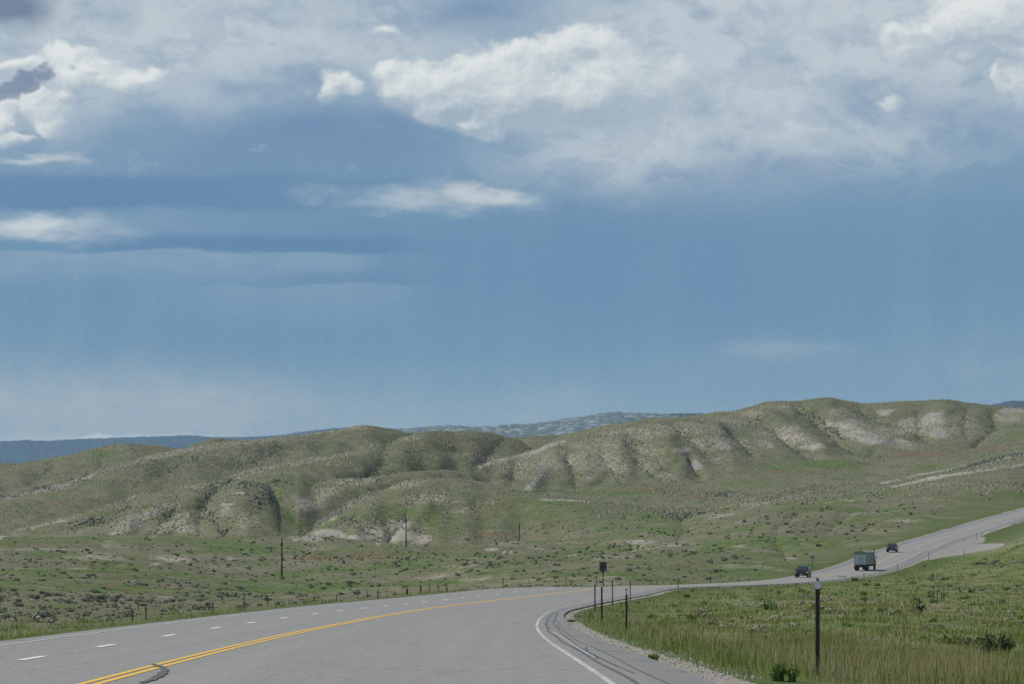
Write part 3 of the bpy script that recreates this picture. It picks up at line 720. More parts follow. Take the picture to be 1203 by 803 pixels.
sage = np.maximum.reduce([gully_line * .55, hill * steep * np.exp(-gul_a * 26) * .45 * sstep(fbm(XX / 40 + 77, YY / 60, 2), -.1, .3),
    stroke([(270, 566), (252, 569), (246, 582), (236, 594), (246, 607), (266, 623)], 6, 4), blobs([(308, 586, 20, 12, .8), (330, 566, 15, 3.5, .9), (290, 570, 16, 4, .7), (150, 596, 5, 2, .9), (110, 610, 16, 3), (95, 616, 10, 3), (90, 565, 16, 3, .8), (60, 573, 22, 2.5, .8), (16, 583, 16, 2, .8),
         (486, 530, 10, 2.5), (527, 526, 12, 3, .9), (455, 543, 6, 3, .7), (745, 520, 10, 5, .7), (950, 486, 7, 6, .9), (962, 495, 8, 5, .9), (890, 492, 10, 4, .8), (600, 595, 8, 2, .8), (733, 607, 4, 1.5, .9), (762, 607, 5, 2, .9), (810, 606, 26, 8, .7), (790, 624, 26, 8, .6), (850, 580, 20, 4, .6),
         (700, 622, 40, 4, .5), (440, 622, 20, 5, .6), (410, 612, 12, 4, .6), (486, 622, 16, 3, .6),
         (950, 605, 60, 6, .4), (910, 640, 34, 10, .6), (1060, 600, 30, 6, .5), (1000, 620, 50, 8, .4),
         (90, 660, 60, 4, .7), (40, 660, 30, 4, .6), (300, 648, 40, 8, .6), (370, 655, 50, 8, .6), (440, 665, 60, 8, .6), (520, 655, 80, 6, .5), (620, 660, 90, 8, .6), (720, 645, 70, 8, .7), (820, 650, 60, 8, .5),
         (50, 700, 60, 10, .7), (150, 705, 60, 6, .5), (260, 690, 60, 4, .6), (280, 697, 60, 4, .5), (380, 690, 60, 4, .4),
         (1130, 690, 60, 12, .7), (1180, 660, 60, 16, .8), (1090, 680, 40, 8, .6), (1150, 720, 60, 6, .3), (1190, 625, 60, 8, .7)]),
    stroke([(940, 478), (957, 490), (973, 502), (990, 516)], 5, 3) * .8, stroke([(1125, 551), (1160, 541), (1195, 534)], 6, 1.6) * .9, stroke([(667, 540), (676, 566)], 4, 4) * .5])
tan = np.maximum.reduce([
    stroke([(-20, 590), (20, 583), (57, 576), (100, 564), (133, 548), (187, 534), (217, 528), (267, 521), (330, 513)], 12, 3.2), stroke([(330, 513), (400, 505), (430, 501)], 12, 2.5) * .6,
    stroke([(-20, 634), (20, 624), (73, 609), (133, 594), (173, 581), (233, 571), (300, 552), (350, 542), (400, 534), (440, 524), (480, 514)], 14, 3) * .9,
    stroke([(140, 626), (160, 608), (200, 594)], 12, 5), stroke([(190, 622), (215, 608), (240, 600)], 14, 5) * .9, stroke([(350, 630), (400, 600), (440, 581), (480, 567)], 12, 5), stroke([(360, 596), (390, 574), (430, 562)], 16, 6) * .8,
    blobs([(265, 600, 14, 12, .7), (290, 612, 22, 10, .8), (220, 620, 26, 7, .8), (510, 585, 34, 9, .7), (540, 600, 26, 8, .5), (470, 620, 40, 10, .8), (390, 545, 30, 5, .5), (420, 552, 30, 5, .5), (500, 545, 26, 5, .4), (550, 535, 26, 8, .5), (575, 540, 24, 6, .6),
           (610, 552, 40, 12), (650, 540, 44, 14), (700, 540, 44, 16), (740, 545, 40, 14, .9), (700, 522, 40, 9), (740, 510, 36, 8), (780, 505, 36, 8), (820, 502, 34, 9), (850, 496, 30, 8), (880, 486, 26, 7, .8), (790, 560, 26, 8, .6), (760, 530, 26, 10, .6), (830, 520, 30, 10, .9), (870, 520, 30, 9, .8), (905, 510, 30, 9, .7),
           (940, 515, 26, 10, .9), (990, 484, 26, 6, .7), (1020, 505, 44, 16, .9), (1100, 500, 40, 14, .9), (1130, 495, 22, 12, .7), (1185, 490, 24, 7, .9), (1060, 524, 26, 6, .8), (920, 478, 30, 4, .7),
           (890, 592, 50, 4, .8), (850, 605, 40, 4, .8), (1060, 610, 50, 7, .5), (1100, 570, 60, 6, .4), (1160, 548, 50, 4, .7), (960, 640, 36, 8, .4), (800, 640, 60, 4, .6), (740, 636, 40, 3, .6), (110, 655, 50, 5, .7), (200, 655, 40, 4, .8), (60, 645, 90, 2, .7),
           (270, 665, 40, 6, .5), (340, 660, 30, 5, .4), (30, 668, 50, 4, .4), (600, 640, 40, 3, .4)])])
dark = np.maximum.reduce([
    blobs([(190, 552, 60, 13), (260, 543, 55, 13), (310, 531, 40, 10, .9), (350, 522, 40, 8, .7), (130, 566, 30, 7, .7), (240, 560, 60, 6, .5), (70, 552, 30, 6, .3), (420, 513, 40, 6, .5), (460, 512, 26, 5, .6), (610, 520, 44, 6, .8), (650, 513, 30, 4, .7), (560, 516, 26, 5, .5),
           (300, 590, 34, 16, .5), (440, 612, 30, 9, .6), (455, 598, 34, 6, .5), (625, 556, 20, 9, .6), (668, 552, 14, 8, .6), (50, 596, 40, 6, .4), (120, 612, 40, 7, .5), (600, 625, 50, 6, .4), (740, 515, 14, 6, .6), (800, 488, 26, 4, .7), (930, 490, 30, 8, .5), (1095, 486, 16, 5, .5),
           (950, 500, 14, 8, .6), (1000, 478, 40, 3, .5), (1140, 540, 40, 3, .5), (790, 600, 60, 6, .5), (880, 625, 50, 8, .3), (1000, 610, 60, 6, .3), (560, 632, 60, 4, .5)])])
gravel = np.maximum.reduce([stroke([(1074, 655), (1110, 648), (1140, 644), (1160, 642)], 18, 6), stroke([(1090, 650), (1120, 640), (1145, 633)], 12, 4)])
nz1 = np.clip(1.5 * fbm(XX / 32 + 60, YY / 120, 4, .55), 0, 1); nz2 = np.clip(1.5 * fbm(XX / 26 + 160, YY / 80 + 9, 4, .55) - .1, 0, 1); nz3 = np.clip(1.5 * fbm(XX / 80 + 260, YY / 150 + 9, 4, .55) - .15, 0, 1)
green = np.maximum(green, bench * np.clip(nz1 * 1.3 + .22, 0, 1) + hill * .6 * nz3); tan = np.maximum(tan, bench * nz2 * .7); brown = np.maximum(brown, (bench + hill) * np.clip(fbm(XX / 60 + 360, YY / 130, 4) * 1.6 - .45, 0, .8))
for a_, v_ in (('pale', pale), ('green', green), ('brown', brown), ('sage', sage), ('tan', tan), ('dark', dark), ('gravel', gravel)):
    globals()[a_] = np.clip(v_, 0, 1)
gravel = np.clip(gravel * 1.6, 0, 1) * (YY < 1000)
verge = ((dout > -0.1) & (dout < 60)) * np.exp(-np.maximum(dout, 0) / (2.0 + 0.006 * YY))   # strip of lush grass beside the asphalt
shoulder = 1 - sstep(dout, -0.05, 0.18 + 0.10 * pnoise(XX * 0.9, YY * 0.35))
fieldm = sstep(sw, 6, 9) * (YY < 720) * (dout < 900)

# ------------------------------------------------------------------ mesh helpers
def mesh_np(name, V, Fc, mats, attrs=None, smooth=False):
    me = bpy.data.meshes.new(name)
    V = np.asarray(V, np.float32); Fc = np.asarray(Fc, np.int32)
    k = Fc.shape[1]
    me.vertices.add(len(V)); me.vertices.foreach_set('co', V.ravel())
    me.loops.add(Fc.size); me.loops.foreach_set('vertex_index', Fc.ravel())
    me.polygons.add(len(Fc))
    me.polygons.foreach_set('loop_start', np.arange(0, Fc.size, k, dtype=np.int32))
    me.polygons.foreach_set('loop_total', np.full(len(Fc), k, np.int32))
    if smooth: me.polygons.foreach_set('use_smooth', np.ones(len(Fc), bool))
    me.update(calc_edges=True)
    for an, av in (attrs or {}).items():
        a = me.attributes.new(an, 'FLOAT', 'POINT'); a.data.foreach_set('value', np.asarray(av, np.float32).ravel())
    for m in (mats if isinstance(mats, (list, tuple)) else [mats]): me.materials.append(m)
    return me
def link(name, me, parent=None, label=None, cat=None, group=None, kind=None, loc=None):
    o = bpy.data.objects.new(name, me); S.collection.objects.link(o)
    if parent is not None: o.parent = parent
    if loc is not None: o.location = loc
    if label: o['label'] = label
    if cat: o['category'] = cat
    if group: o['group'] = group
    if kind: o['kind'] = kind
    return o
def material(name):
    m = bpy.data.materials.new(name); m.use_nodes = True
    t = m.node_tree; t.nodes.clear(); n = NT(t)
    out = n.node('ShaderNodeOutputMaterial'); b = n.node('ShaderNodeBsdfPrincipled')
    n.link(b.outputs[0], out.inputs[0])
    b.inputs['Roughness'].default_value = 0.9
    b.inputs['Specular IOR Level'].default_value = 0.2
    return m, n, b
def simple(name, col, rough=0.6, metal=0.0, spec=0.4, var=0.15, scale=3.0):
    m, n, b = material(name)
    tc = n.node('ShaderNodeTexCoord')
    f = n.noise(tc.outputs['Object'], scale, 5, 0.6)
    lo = tuple(c * (1 - var) for c in col); hi = tuple(min(1, c * (1 + var)) for c in col)
    n.put(b.inputs['Base Color'], n.mix(f, lo, hi))
    b.inputs['Roughness'].default_value = rough; b.inputs['Metallic'].default_value = metal
    b.inputs['Specular IOR Level'].default_value = spec
    return m

# ------------------------------------------------------------------ terrain material
def terrain_material():
    m, n, b = material("rangeland")
    geo_ = n.node('ShaderNodeNewGeometry')
    P = geo_.outputs['Position']
    A_ = lambda k: E_(n, n.attr(k).outputs['Fac'])
    big = n.noise(P, 0.012, 5, 0.6)
    mid = n.noise(P, 0.07, 6, 0.65)
    fine = n.noise(P, 0.45, 6, 0.7)
    tiny = n.noise(P, 3.0, 5, 0.7)
    pat = n.noise(P, 0.16, 5, 0.7)
    def edged(name, k=0.9):
        q = A_(name)
        return n.step(q + (pat - 0.5) * k + (fine - 0.5) * k * 0.7, 0.22, 0.80) * n.step(q, 0.02, 0.25)
    tn = edged('tan'); dk = edged('dark')
    c = n.mix(n.step(mid * 0.5 + big * 0.5, 0.40, 0.60), (0.134, 0.130, 0.084), (0.086, 0.102, 0.048))
    c = n.mix(n.step(pat, 0.54, 0.68) * 0.40, c, (0.072, 0.098, 0.042))
    c = n.mix(n.step(pat, 0.44, 0.34) * 0.30, c, (0.165, 0.155, 0.105))
    g = edged('green', 1.1)
    c = n.mix(n.m('MINIMUM', g, 0.9), c, n.mix(n.step(pat, .4, .6), (0.058, 0.096, 0.024), (0.084, 0.120, 0.036)))
    c = n.mix(n.m('MINIMUM', tn * (pat + 0.25), 0.8), c, (0.215, 0.204, 0.145))
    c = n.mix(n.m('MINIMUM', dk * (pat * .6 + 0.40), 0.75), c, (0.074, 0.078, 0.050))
    br = edged('brown', 1.1)
    c = n.mix(n.m('MINIMUM', br, 0.85), c, (0.120, 0.092, 0.050))
    # speckle of bunch grass and bare ground, strongest on the dry slopes
    c = n.mix(n.step(fine, 0.50, 0.59) * n.m('MINIMUM', tn * 0.65 + dk * 0.25 + 0.18, 0.8), c, (0.310, 0.292, 0.225))
    c = n.mix(n.step(fine, 0.46, 0.37) * n.m('MINIMUM', dk * 0.5 + tn * 0.4 + 0.32, 0.8), c, (0.050, 0.062, 0.034))
    p = A_('pale') * 1.1 + (mid - 0.5) * 0.9 + (fine - 0.5) * 0.6 + (pat - 0.5) * 0.4
    pc = n.mix(n.step(n.noise(P, 0.03, 4, 0.6), 0.4, 0.62), (0.255, 0.238, 0.198), (0.205, 0.202, 0.190))
    pc = n.mix(n.step(tiny, 0.35, 0.65) * 0.4, pc, (0.285, 0.27, 0.23))
    c = n.mix(n.step(p, 0.30, 0.62), c, pc)
    # thick sward beside the asphalt and in the field
    fcol = n.mix(n.step(n.noise(P, 0.22, 6, 0.65), 0.42, 0.58), (0.078, 0.128, 0.030), (0.150, 0.165, 0.075))
    fcol = n.mix(n.step(n.noise(P, 0.06, 5, 0.6), 0.48, 0.62) * 0.75, fcol, (0.185, 0.165, 0.105))
    c = n.mix(A_('field') * 0.8 * (1.0 - A_('sage') * 0.5), c, fcol)
    c = n.mix(n.m('MINIMUM', A_('verge') * 1.2, 0.9), c, n.mix(tiny, (0.050, 0.085, 0.022), (0.095, 0.115, 0.045)))
    gc = n.mix(n.step(n.noise(P, 14.0, 4, 0.8), 0.35, 0.65), (0.16, 0.148, 0.128), (0.34, 0.32, 0.285))
    gg = n.step(n.m('MAXIMUM', A_('shoulder'), A_('gravel')) + (n.noise(P, 1.2, 5, 0.7) - 0.5) * 0.8, 0.4, 0.6)
    gc = n.mix(A_('gravel') * 0.8, gc, (0.235, 0.232, 0.225))
    c = n.mix(gg, c, gc)
    n.put(b.inputs['Base Color'], c)
    bp = n.node('ShaderNodeBump'); bp.inputs['Strength'].default_value = 0.55; bp.inputs['Distance'].default_value = 0.6
    n.put(bp.inputs['Height'], fine + tiny * 0.35)
    n.link(bp.outputs[0], b.inputs['Normal'])
    b.inputs['Specular IOR Level'].default_value = 0.08
    return m
M_TER = terrain_material()
idx = np.arange(NR * NC).reshape(NR, NC)
quads = np.stack([idx[:-1, :-1].ravel(), idx[:-1, 1:].ravel(), idx[1:, 1:].ravel(), idx[1:, :-1].ravel()], 1)
V = np.stack([XX.ravel(), YY.ravel(), (Z + EYE).ravel()], 1)
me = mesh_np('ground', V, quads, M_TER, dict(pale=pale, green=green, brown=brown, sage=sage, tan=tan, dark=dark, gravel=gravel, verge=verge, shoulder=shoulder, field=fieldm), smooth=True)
ground = link('ground', me, kind='structure')

def ground_z(X, Y):
    """world height of the terrain sheet"""
    X = np.asarray(X, float); Y = np.asarray(Y, float)
    xp = CX + F * X / Y
    j = np.clip(np.searchsorted(colx, xp) - 1, 0, NC - 2); i = np.clip(np.searchsorted(rowY, Y) - 1, 0, NR - 2)
    tx = np.clip((xp - colx[j]) / (colx[j + 1] - colx[j]), 0, 1); ty = np.clip((Y - rowY[i]) / (rowY[i + 1] - rowY[i]), 0, 1)
    return (Z[i, j] * (1 - tx) * (1 - ty) + Z[i, j + 1] * tx * (1 - ty) + Z[i + 1, j] * (1 - tx) * ty + Z[i + 1, j + 1] * tx * ty) + EYE
VIS = np.minimum.accumulate(rowpx(Z), axis=0)

# outlying flat plain under and beyond everything, to the horizon
R_ = 21500.0
vp = []; fp = []
ang = np.linspace(0, 2 * np.pi, 49)[:-1]
for r in (60, 3000, 12000, R_):
    for a in ang: vp.append((r * math.sin(a), r * math.cos(a), -32.0))
for k in range(3):
    for j in range(48):
        fp.append((k * 48 + j, k * 48 + (j + 1) % 48, (k + 1) * 48 + (j + 1) % 48, (k + 1) * 48 + j))
M_PLAIN = simple("distant_plain", (0.10, 0.115, 0.07), 0.95, spec=0.05, var=0.4, scale=0.002)
link('plain', mesh_np('plain', vp, fp, M_PLAIN), kind='structure')

# ------------------------------------------------------------------ road
def asphalt_material():
    m, n, b = material("asphalt")
    P = n.node('ShaderNodeNewGeometry').outputs['Position']
    off = E_(n, n.attr('off').outputs['Fac']); ss = E_(n, n.attr('along').outputs['Fac']); sh = E_(n, n.attr('shoulder').outputs['Fac'])
    uv = n.comb(ss * 0.02, off * 1.1, 0)
    c = n.mix(n.noise(uv, 1.0, 5, 0.6), (0.180, 0.180, 0.174), (0.258, 0.258, 0.250))
    c = n.mix(n.step(n.noise(P, 0.25, 5, 0.65), 0.4, 0.7) * 0.35, c, (0.205, 0.205, 0.198))
    c = n.mix(n.step(n.noise(n.comb(ss * 0.01, off * 3.2, 3.0), 1.0, 3, 0.5), 0.56, 0.72) * 0.45, c, (0.166, 0.166, 0.162))
    gr = n.noise(P, 16.0, 4, 0.85)
    c = n.mix(n.step(gr, 0.30, 0.72) * 0.75, n.mix(0.42, c, (0.10, 0.104, 0.108)), n.mix(0.30, c, (0.36, 0.36, 0.355)))
    dk = n.mix(n.noise(n.comb(ss * 0.05, off * 2.4, 1.0), 1.0, 5, 0.65), (0.125, 0.127, 0.130), (0.195, 0.197, 0.200))
    dk = n.mix(n.step(gr, 0.3, 0.7) * 0.4, dk, (0.22, 0.22, 0.22))
    # coarse aggregate, visible as grain at reading distance
    agg = n.noise(P, 26.0, 2, 0.9) * 0.5 + n.noise(P, 7.0, 2, 0.9) * 0.5
    c = n.mix(n.step(agg, 0.40, 0.60) * 0.40, c, (0.34, 0.34, 0.33))
    c = n.mix(n.step(agg, 0.52, 0.38) * 0.40, c, (0.09, 0.09, 0.088))
    c = n.mix(sh * 0.9, c, dk)
    c = n.mix(n.step(n.noise(P, 3.5, 6, 0.8), 0.42, 0.62) * 0.22, c, (0.13, 0.13, 0.128))
    c = n.mix(n.step(n.noise(n.comb(ss * 0.012, off * 1.3, 7.0), 1.0, 4, 0.6), 0.48, 0.66) * 0.22 , c, (0.28, 0.28, 0.27))
    # hairline cracks
    vn = n.node('ShaderNodeTexVoronoi', feature='DISTANCE_TO_EDGE')
    wv = n.v('ADD', n.comb(ss * 0.09, off * 0.35, 0), n.v('SCALE', n.noise(P, 0.8, 4, 0.6, col=True)))
    n.put(vn.inputs['Vector'], n.comb(ss * 0.11 , off * 0.30 + n.noise(P, 0.5, 4, .6) * 0.7, 0)); vn.inputs['Scale'].default_value = 1.0
    cr = n.step(E_(n, vn.outputs['Distance']), 0.012, 0.0)
    c = n.mix(cr * (sh * 0.55 + 0.22), c, (0.06, 0.062, 0.065))
    n.put(b.inputs['Base Color'], c)
    b.inputs['Roughness'].default_value = 0.85; b.inputs['Specular IOR Level'].default_value = 0.15
    bp = n.node('ShaderNodeBump'); bp.inputs['Strength'].default_value = 0.35; bp.inputs['Distance'].default_value = 0.02
    n.put(bp.inputs['Height'], gr); n.link(bp.outputs[0], b.inputs['Normal'])
    return m
M_ASPH = asphalt_material()
kk = np.arange(len(STY))
def strip(name, i0, i1, wa, wb, ncol, lift, mat, parent=None, kind=None, shf=None, smooth=True, jitter=0):
    """a sheet that follows the road between stations i0..i1, offsets wa..wb (arrays over all stations)"""
    ii = np.arange(i0, i1 + 1)
    wa = np.broadcast_to(wa, STY.shape)[ii]; wb = np.broadcast_to(wb, STY.shape)[ii]
    t = np.linspace(0, 1, ncol)[None, :]
    W = wa[:, None] * (1 - t) + wb[:, None] * t
    I = np.repeat(ii[:, None], ncol, 1)
    X = STX[I] + NX[I] * W; Y = STY[I] + NY[I] * W
    Zs = road_z(I, W) + EYE + lift
    n_ = len(ii)
    id_ = np.arange(n_ * ncol).reshape(n_, ncol)
    q = np.stack([id_[:-1, :-1].ravel(), id_[:-1, 1:].ravel(), id_[1:, 1:].ravel(), id_[1:, :-1].ravel()], 1)
    rw = offs['rw'][I]
    sh = np.maximum(sstep(W, rw + 0.12, rw + 0.22), 0.35 * sstep(-W, -offs['lw'][I] + 0.1, -offs['lw'][I] + 0.3)) * (Y < 330) + sstep(np.abs(W), 3.75, 3.9) * (Y >= 330)
    V = np.stack([X.ravel(), Y.ravel(), Zs.ravel()], 1)
    return link(name, mesh_np(name, V, q, mat, dict(off=W.ravel(), along=STS[I].ravel(), shoulder=sh.ravel()), smooth), parent=parent, kind=kind)
# cross-section with extra columns at the shoulder line
iN = len(STY) - 1
cols = [np.linspace(0, 1, 13)]
road = strip('road', 0, iN, offs['le'], offs['re'], 60, 0.0, M_ASPH, kind='structure')
def paint(name, col, wear):
    m, n, b = material(name)
    P = n.node('ShaderNodeNewGeometry').outputs['Position']
    f = n.noise(P, 9.0, 5, 0.75); g = n.noise(P, 0.6, 4, 0.6)
    n.put(b.inputs['Base Color'], n.mix(n.step(f * 0.6 + g * 0.4, 0.50 + wear, 0.62 + wear), col, (0.24, 0.24, 0.24)))
    b.inputs['Roughness'].default_value = 0.6
    return m
M_WHITE = paint("white_road_paint", (0.44, 0.44, 0.43), -0.05)
M_YEL = paint("yellow_road_paint", (0.64, 0.39, 0.05), 0.04)
M_DASH = paint("dash_paint", (0.66, 0.66, 0.65), 0.06)
M_WORN = paint("worn_white_paint", (0.40, 0.40, 0.39), -0.03)
M_TAR = simple("tar_sealant", (0.055, 0.056, 0.06), 0.55, var=0.3, scale=6)
M_PATCH = simple("dark_asphalt_patch", (0.10, 0.102, 0.108), 0.8, spec=0.1, var=0.4, scale=8)
def marking(name, i0, i1, c, hw, mat, lift=0.006):
    return strip(name, i0, i1, c - hw, c + hw, 2, lift, mat, parent=road)
yo = 0.108
marking('centre_line', 0, iN, np.full(len(STY), -yo), 0.058, M_YEL)
iC = int(np.searchsorted(STY, 470))
marking('centre_line', 0, iC, np.full(len(STY), yo), 0.058, M_YEL)
marking('edge_line', 0, iN, offs['rw'], 0.043 + 0.06 * sstep(STY, 220, 500), M_WHITE)
marking('edge_line', 0, iN, offs['lw'], 0.07, M_WORN)
# old worn edge line showing on the right shoulder, and the sealed seam beside the white line
i0, i1 = int(np.searchsorted(STY, 52)), int(np.searchsorted(STY, 84))
marking('worn_line', i0, i1, offs['rw'] + 0.36 + 0.03 * np.sin(STY * .2), 0.022, M_WORN, 0.010)
marking('sealed_seam', 0, int(np.searchsorted(STY, 150)), offs['rw'] + 0.27 + 0.02 * np.sin(STY * .35), 0.026, M_PATCH, 0.005)
marking('sealed_seam', 0, int(np.searchsorted(STY, 120)), offs['rw'] + 0.62 + 0.03 * np.sin(STY * .25), 0.010, M_PATCH, 0.005)
# dashes: located on the sighted positions
def road_point(x, y, lo=20., hi=420., left=False):
    Yq = np.linspace(lo, hi, 4000); Xq = (x - CX) / F * Yq
    i, wv = nearest_station(Xq, Yq)
    e_ = road_z(i, wv) - (HY - y) / F * Yq
    inside = (wv > offs['le'][i] - 2) & (wv < offs['re'][i] + 2)
    e_ = np.where(inside, e_, 1e3)
    k = int(np.argmin(np.abs(e_)))
    return Xq[k], Yq[k], i[k], wv[k]
def row_of(i, wv):
    X = STX[i] + NX[i] * wv; Y = STY[i] + NY[i] * wv
    return CX + F * X / Y, HY - F * road_z(i, wv) / Y
dash_px = [35, 127, 197, 252, 296, 334, 369, 400, 427, 453, 477, 499, 523, 544, 563, 583, 606, 627, 647]
fine = np.arange(int(np.searchsorted(STY, 30)), int(np.searchsorted(STY, 320)))
px_f, _py = row_of(fine, offs['ld'][fine])
def sub_strip(name, sa, sb, wc, hw, mat, lift, n=4):
    s_ = np.linspace(sa, sb, n)
    ST = lambda a: np.interp(s_, STS, a)
    X0, Y0, nx, ny = ST(STX), ST(STY), ST(NX), ST(NY)
    wcv = ST(wc) if np.ndim(wc) else np.full(n, wc)
    V = []
    for sgn in (-1, 1):
        W = wcv + sgn * hw
        X = X0 + nx * W; Y = Y0 + ny * W
        # height by interpolation of the stations' own heights
        fi = np.interp(s_, STS, kk); a = np.floor(fi).astype(int); b_ = np.minimum(a + 1, iN); t = fi - a
        Zs = road_z(a, W) * (1 - t) + road_z(b_, W) * t + EYE + lift
        V.append(np.stack([X, Y, Zs], 1))
    V = np.concatenate(V)
    q = [(k, n + k, n + k + 1, k + 1) for k in range(n - 1)]
    return link(name, mesh_np(name, V, q, mat), parent=road)
for x in dash_px:
    k = int(np.argmin(np.abs(px_f - x))); s0 = STS[fine[k]]
    sub_strip('lane_dash', s0 - 1.55, s0 + 1.55, offs['ld'], 0.075, M_DASH, 0.007)
for k in range(3):
    s0 = STS[int(np.searchsorted(STY, 288 + 12.2 * k))]
    sub_strip('lane_dash', s0 - 1.55, s0 + 1.55, offs['ld'], 0.075, M_DASH, 0.007)
for k in range(40):
    s0 = STS[iC] + 14 + 12.2 * k
    sub_strip('centre_dash', s0 - 1.55, s0 + 1.55, 0.12, 0.07, M_YEL, 0.007)

def ribbon(name, pts, widths, mat, lift=0.012, sub=6):
    """flat ribbon on the road through sighted points"""
    P3 = []
    for (x, y) in pts:
        X, Y, i, wv = road_point(x, y); P3.append((X, Y))
    P3 = np.array(P3); k = len(P3)
    t = np.linspace(0, k - 1, (k - 1) * sub + 1)
    X = np.interp(t, np.arange(k), P3[:, 0]); Y = np.interp(t, np.arange(k), P3[:, 1]); wd = np.interp(t, np.arange(k), widths)
    wd = wd * (1 + 0.25 * np.sin(t * 9.1))
    dx, dy = np.gradient(X), np.gradient(Y); l = np.hypot(dx, dy) + 1e-9
    V = []
    for sg in (-1, 1):
        x = X + sg * (-dy / l) * wd; y = Y + sg * (dx / l) * wd
        i, wv = nearest_station(x, y)
        V.append(np.stack([x, y, Groad(x, y) + EYE + lift], 1))
    V = np.concatenate(V); n = len(t)
    q = [(a, n + a, n + a + 1, a + 1) for a in range(n - 1)]
    return link(name, mesh_np(name, V, q, mat), parent=road)
ribbon('tar_patch', [(166, 803), (179, 800), (190, 793), (194, 787), (190, 783)], [0.04, 0.06, 0.07, 0.05, 0.03], M_PATCH)
ribbon('tar_patch', [(188, 784), (180, 780.5), (174, 780)], [0.05, 0.03, 0.015], M_TAR, 0.014)
ribbon('crack_seal', [(688, 760), (689, 765), (694, 769), (702, 774)], [0.012, 0.016, 0.014, 0.008], M_TAR)
ribbon('crack_seal', [(641, 737), (655, 737.3), (672, 737.5)], [0.04, 0.03, 0.03], M_TAR)
ribbon('crack_seal', [(650, 746), (668, 747), (684, 748)], [0.03, 0.02, 0.03], M_TAR)
ribbon('crack_seal', [(668, 764), (700, 765), (735, 765.8)], [0.02, 0.02, 0.02], M_TAR)
ribbon('crack_seal', [(700, 776), (740, 777), (775, 777.6)], [0.016, 0.02, 0.02], M_TAR)
ribbon('crack_seal', [(655, 719), (650, 732), (660, 745), (680, 760), (712, 777), (745, 792)], [0.01, 0.012, 0.012, 0.012, 0.01, 0.006], M_PATCH)
ribbon('crack_seal', [(240, 766.5), (270, 766), (300, 765.3)], [0.012, 0.012, 0.008], M_PATCH)

# ------------------------------------------------------------------ small primitives
def cyl(bm_, p0, p1, r0, r1=None, n=8):
    r1 = r0 if r1 is None else r1
    p0 = mathutils.Vector(p0); p1 = mathutils.Vector(p1); d = (p1 - p0).normalized()
    a = d.orthogonal().normalized(); b = d.cross(a)
    V, F_ = bm_
    o = len(V)
    for p, r in ((p0, r0), (p1, r1)):
        for k in range(n):
            t = 2 * math.pi * k / n
            V.append(tuple(p + a * (r * math.cos(t)) + b * (r * math.sin(t))))
    for k in range(n): F_.append((o + k, o + (k + 1) % n, o + n + (k + 1) % n, o + n + k))
    F_.append(tuple(o + n + k for k in range(n))); F_.append(tuple(o + n - 1 - k for k in range(n)))
def box(bm_, lo, hi, taper=None):
    V, F_ = bm_; o = len(V)
    (x0, y0, z0), (x1, y1, z1) = lo, hi
    V += [(x0, y0, z0), (x1, y0, z0), (x1, y1, z0), (x0, y1, z0), (x0, y0, z1), (x1, y0, z1), (x1, y1, z1), (x0, y1, z1)]
    F_ += [tuple(o + k for k in f) for f in ((0, 3, 2, 1), (4, 5, 6, 7), (0, 1, 5, 4), (1, 2, 6, 5), (2, 3, 7, 6), (3, 0, 4, 7))]
def prism(bm_, prof, x0, x1, inset=None):
    """closed side profile (y,z) extruded across x; inset = per-point x inset for tumblehome"""
    V, F_ = bm_; o = len(V); n = len(prof)
    inset = inset or [0] * n
    for (y, z), i_ in zip(prof, inset): V.append((x0 + i_, y, z))
    for (y, z), i_ in zip(prof, inset): V.append((x1 - i_, y, z))
    for k in range(n): F_.append((o + k, o + (k + 1) % n, o + n + (k + 1) % n, o + n + k))
    F_.append(tuple(o + n - 1 - k for k in range(n))); F_.append(tuple(o + n + k for k in range(n)))
def mk(name, bm_, mat, parent=None, bevel=0.0, smooth=False, **kw):
    me = bpy.data.meshes.new(name); me.from_pydata(bm_[0], [], bm_[1]); me.materials.append(mat)
    import bmesh
    b = bmesh.new(); b.from_mesh(me)
    bmesh.ops.recalc_face_normals(b, faces=b.faces)
    if bevel: bmesh.ops.bevel(b, geom=[e for e in b.edges if e.calc_face_angle(0) > 0.5], offset=bevel, segments=2, affect='EDGES', clamp_overlap=True)
    b.to_mesh(me); b.free()
    if smooth:
        for p in me.polygons: p.use_smooth = True
    return link(name, me, parent=parent, **kw)
def new(): return ([], [])
def empty(name, loc, rz, label, cat, group=None):
    o = bpy.data.objects.new(name, None); S.collection.objects.link(o)
    o.location = loc; o.rotation_euler = (0, 0, rz); o.empty_display_size = 0.3
    o['label'] = label; o['category'] = cat
    if group: o['group'] = group
    return o

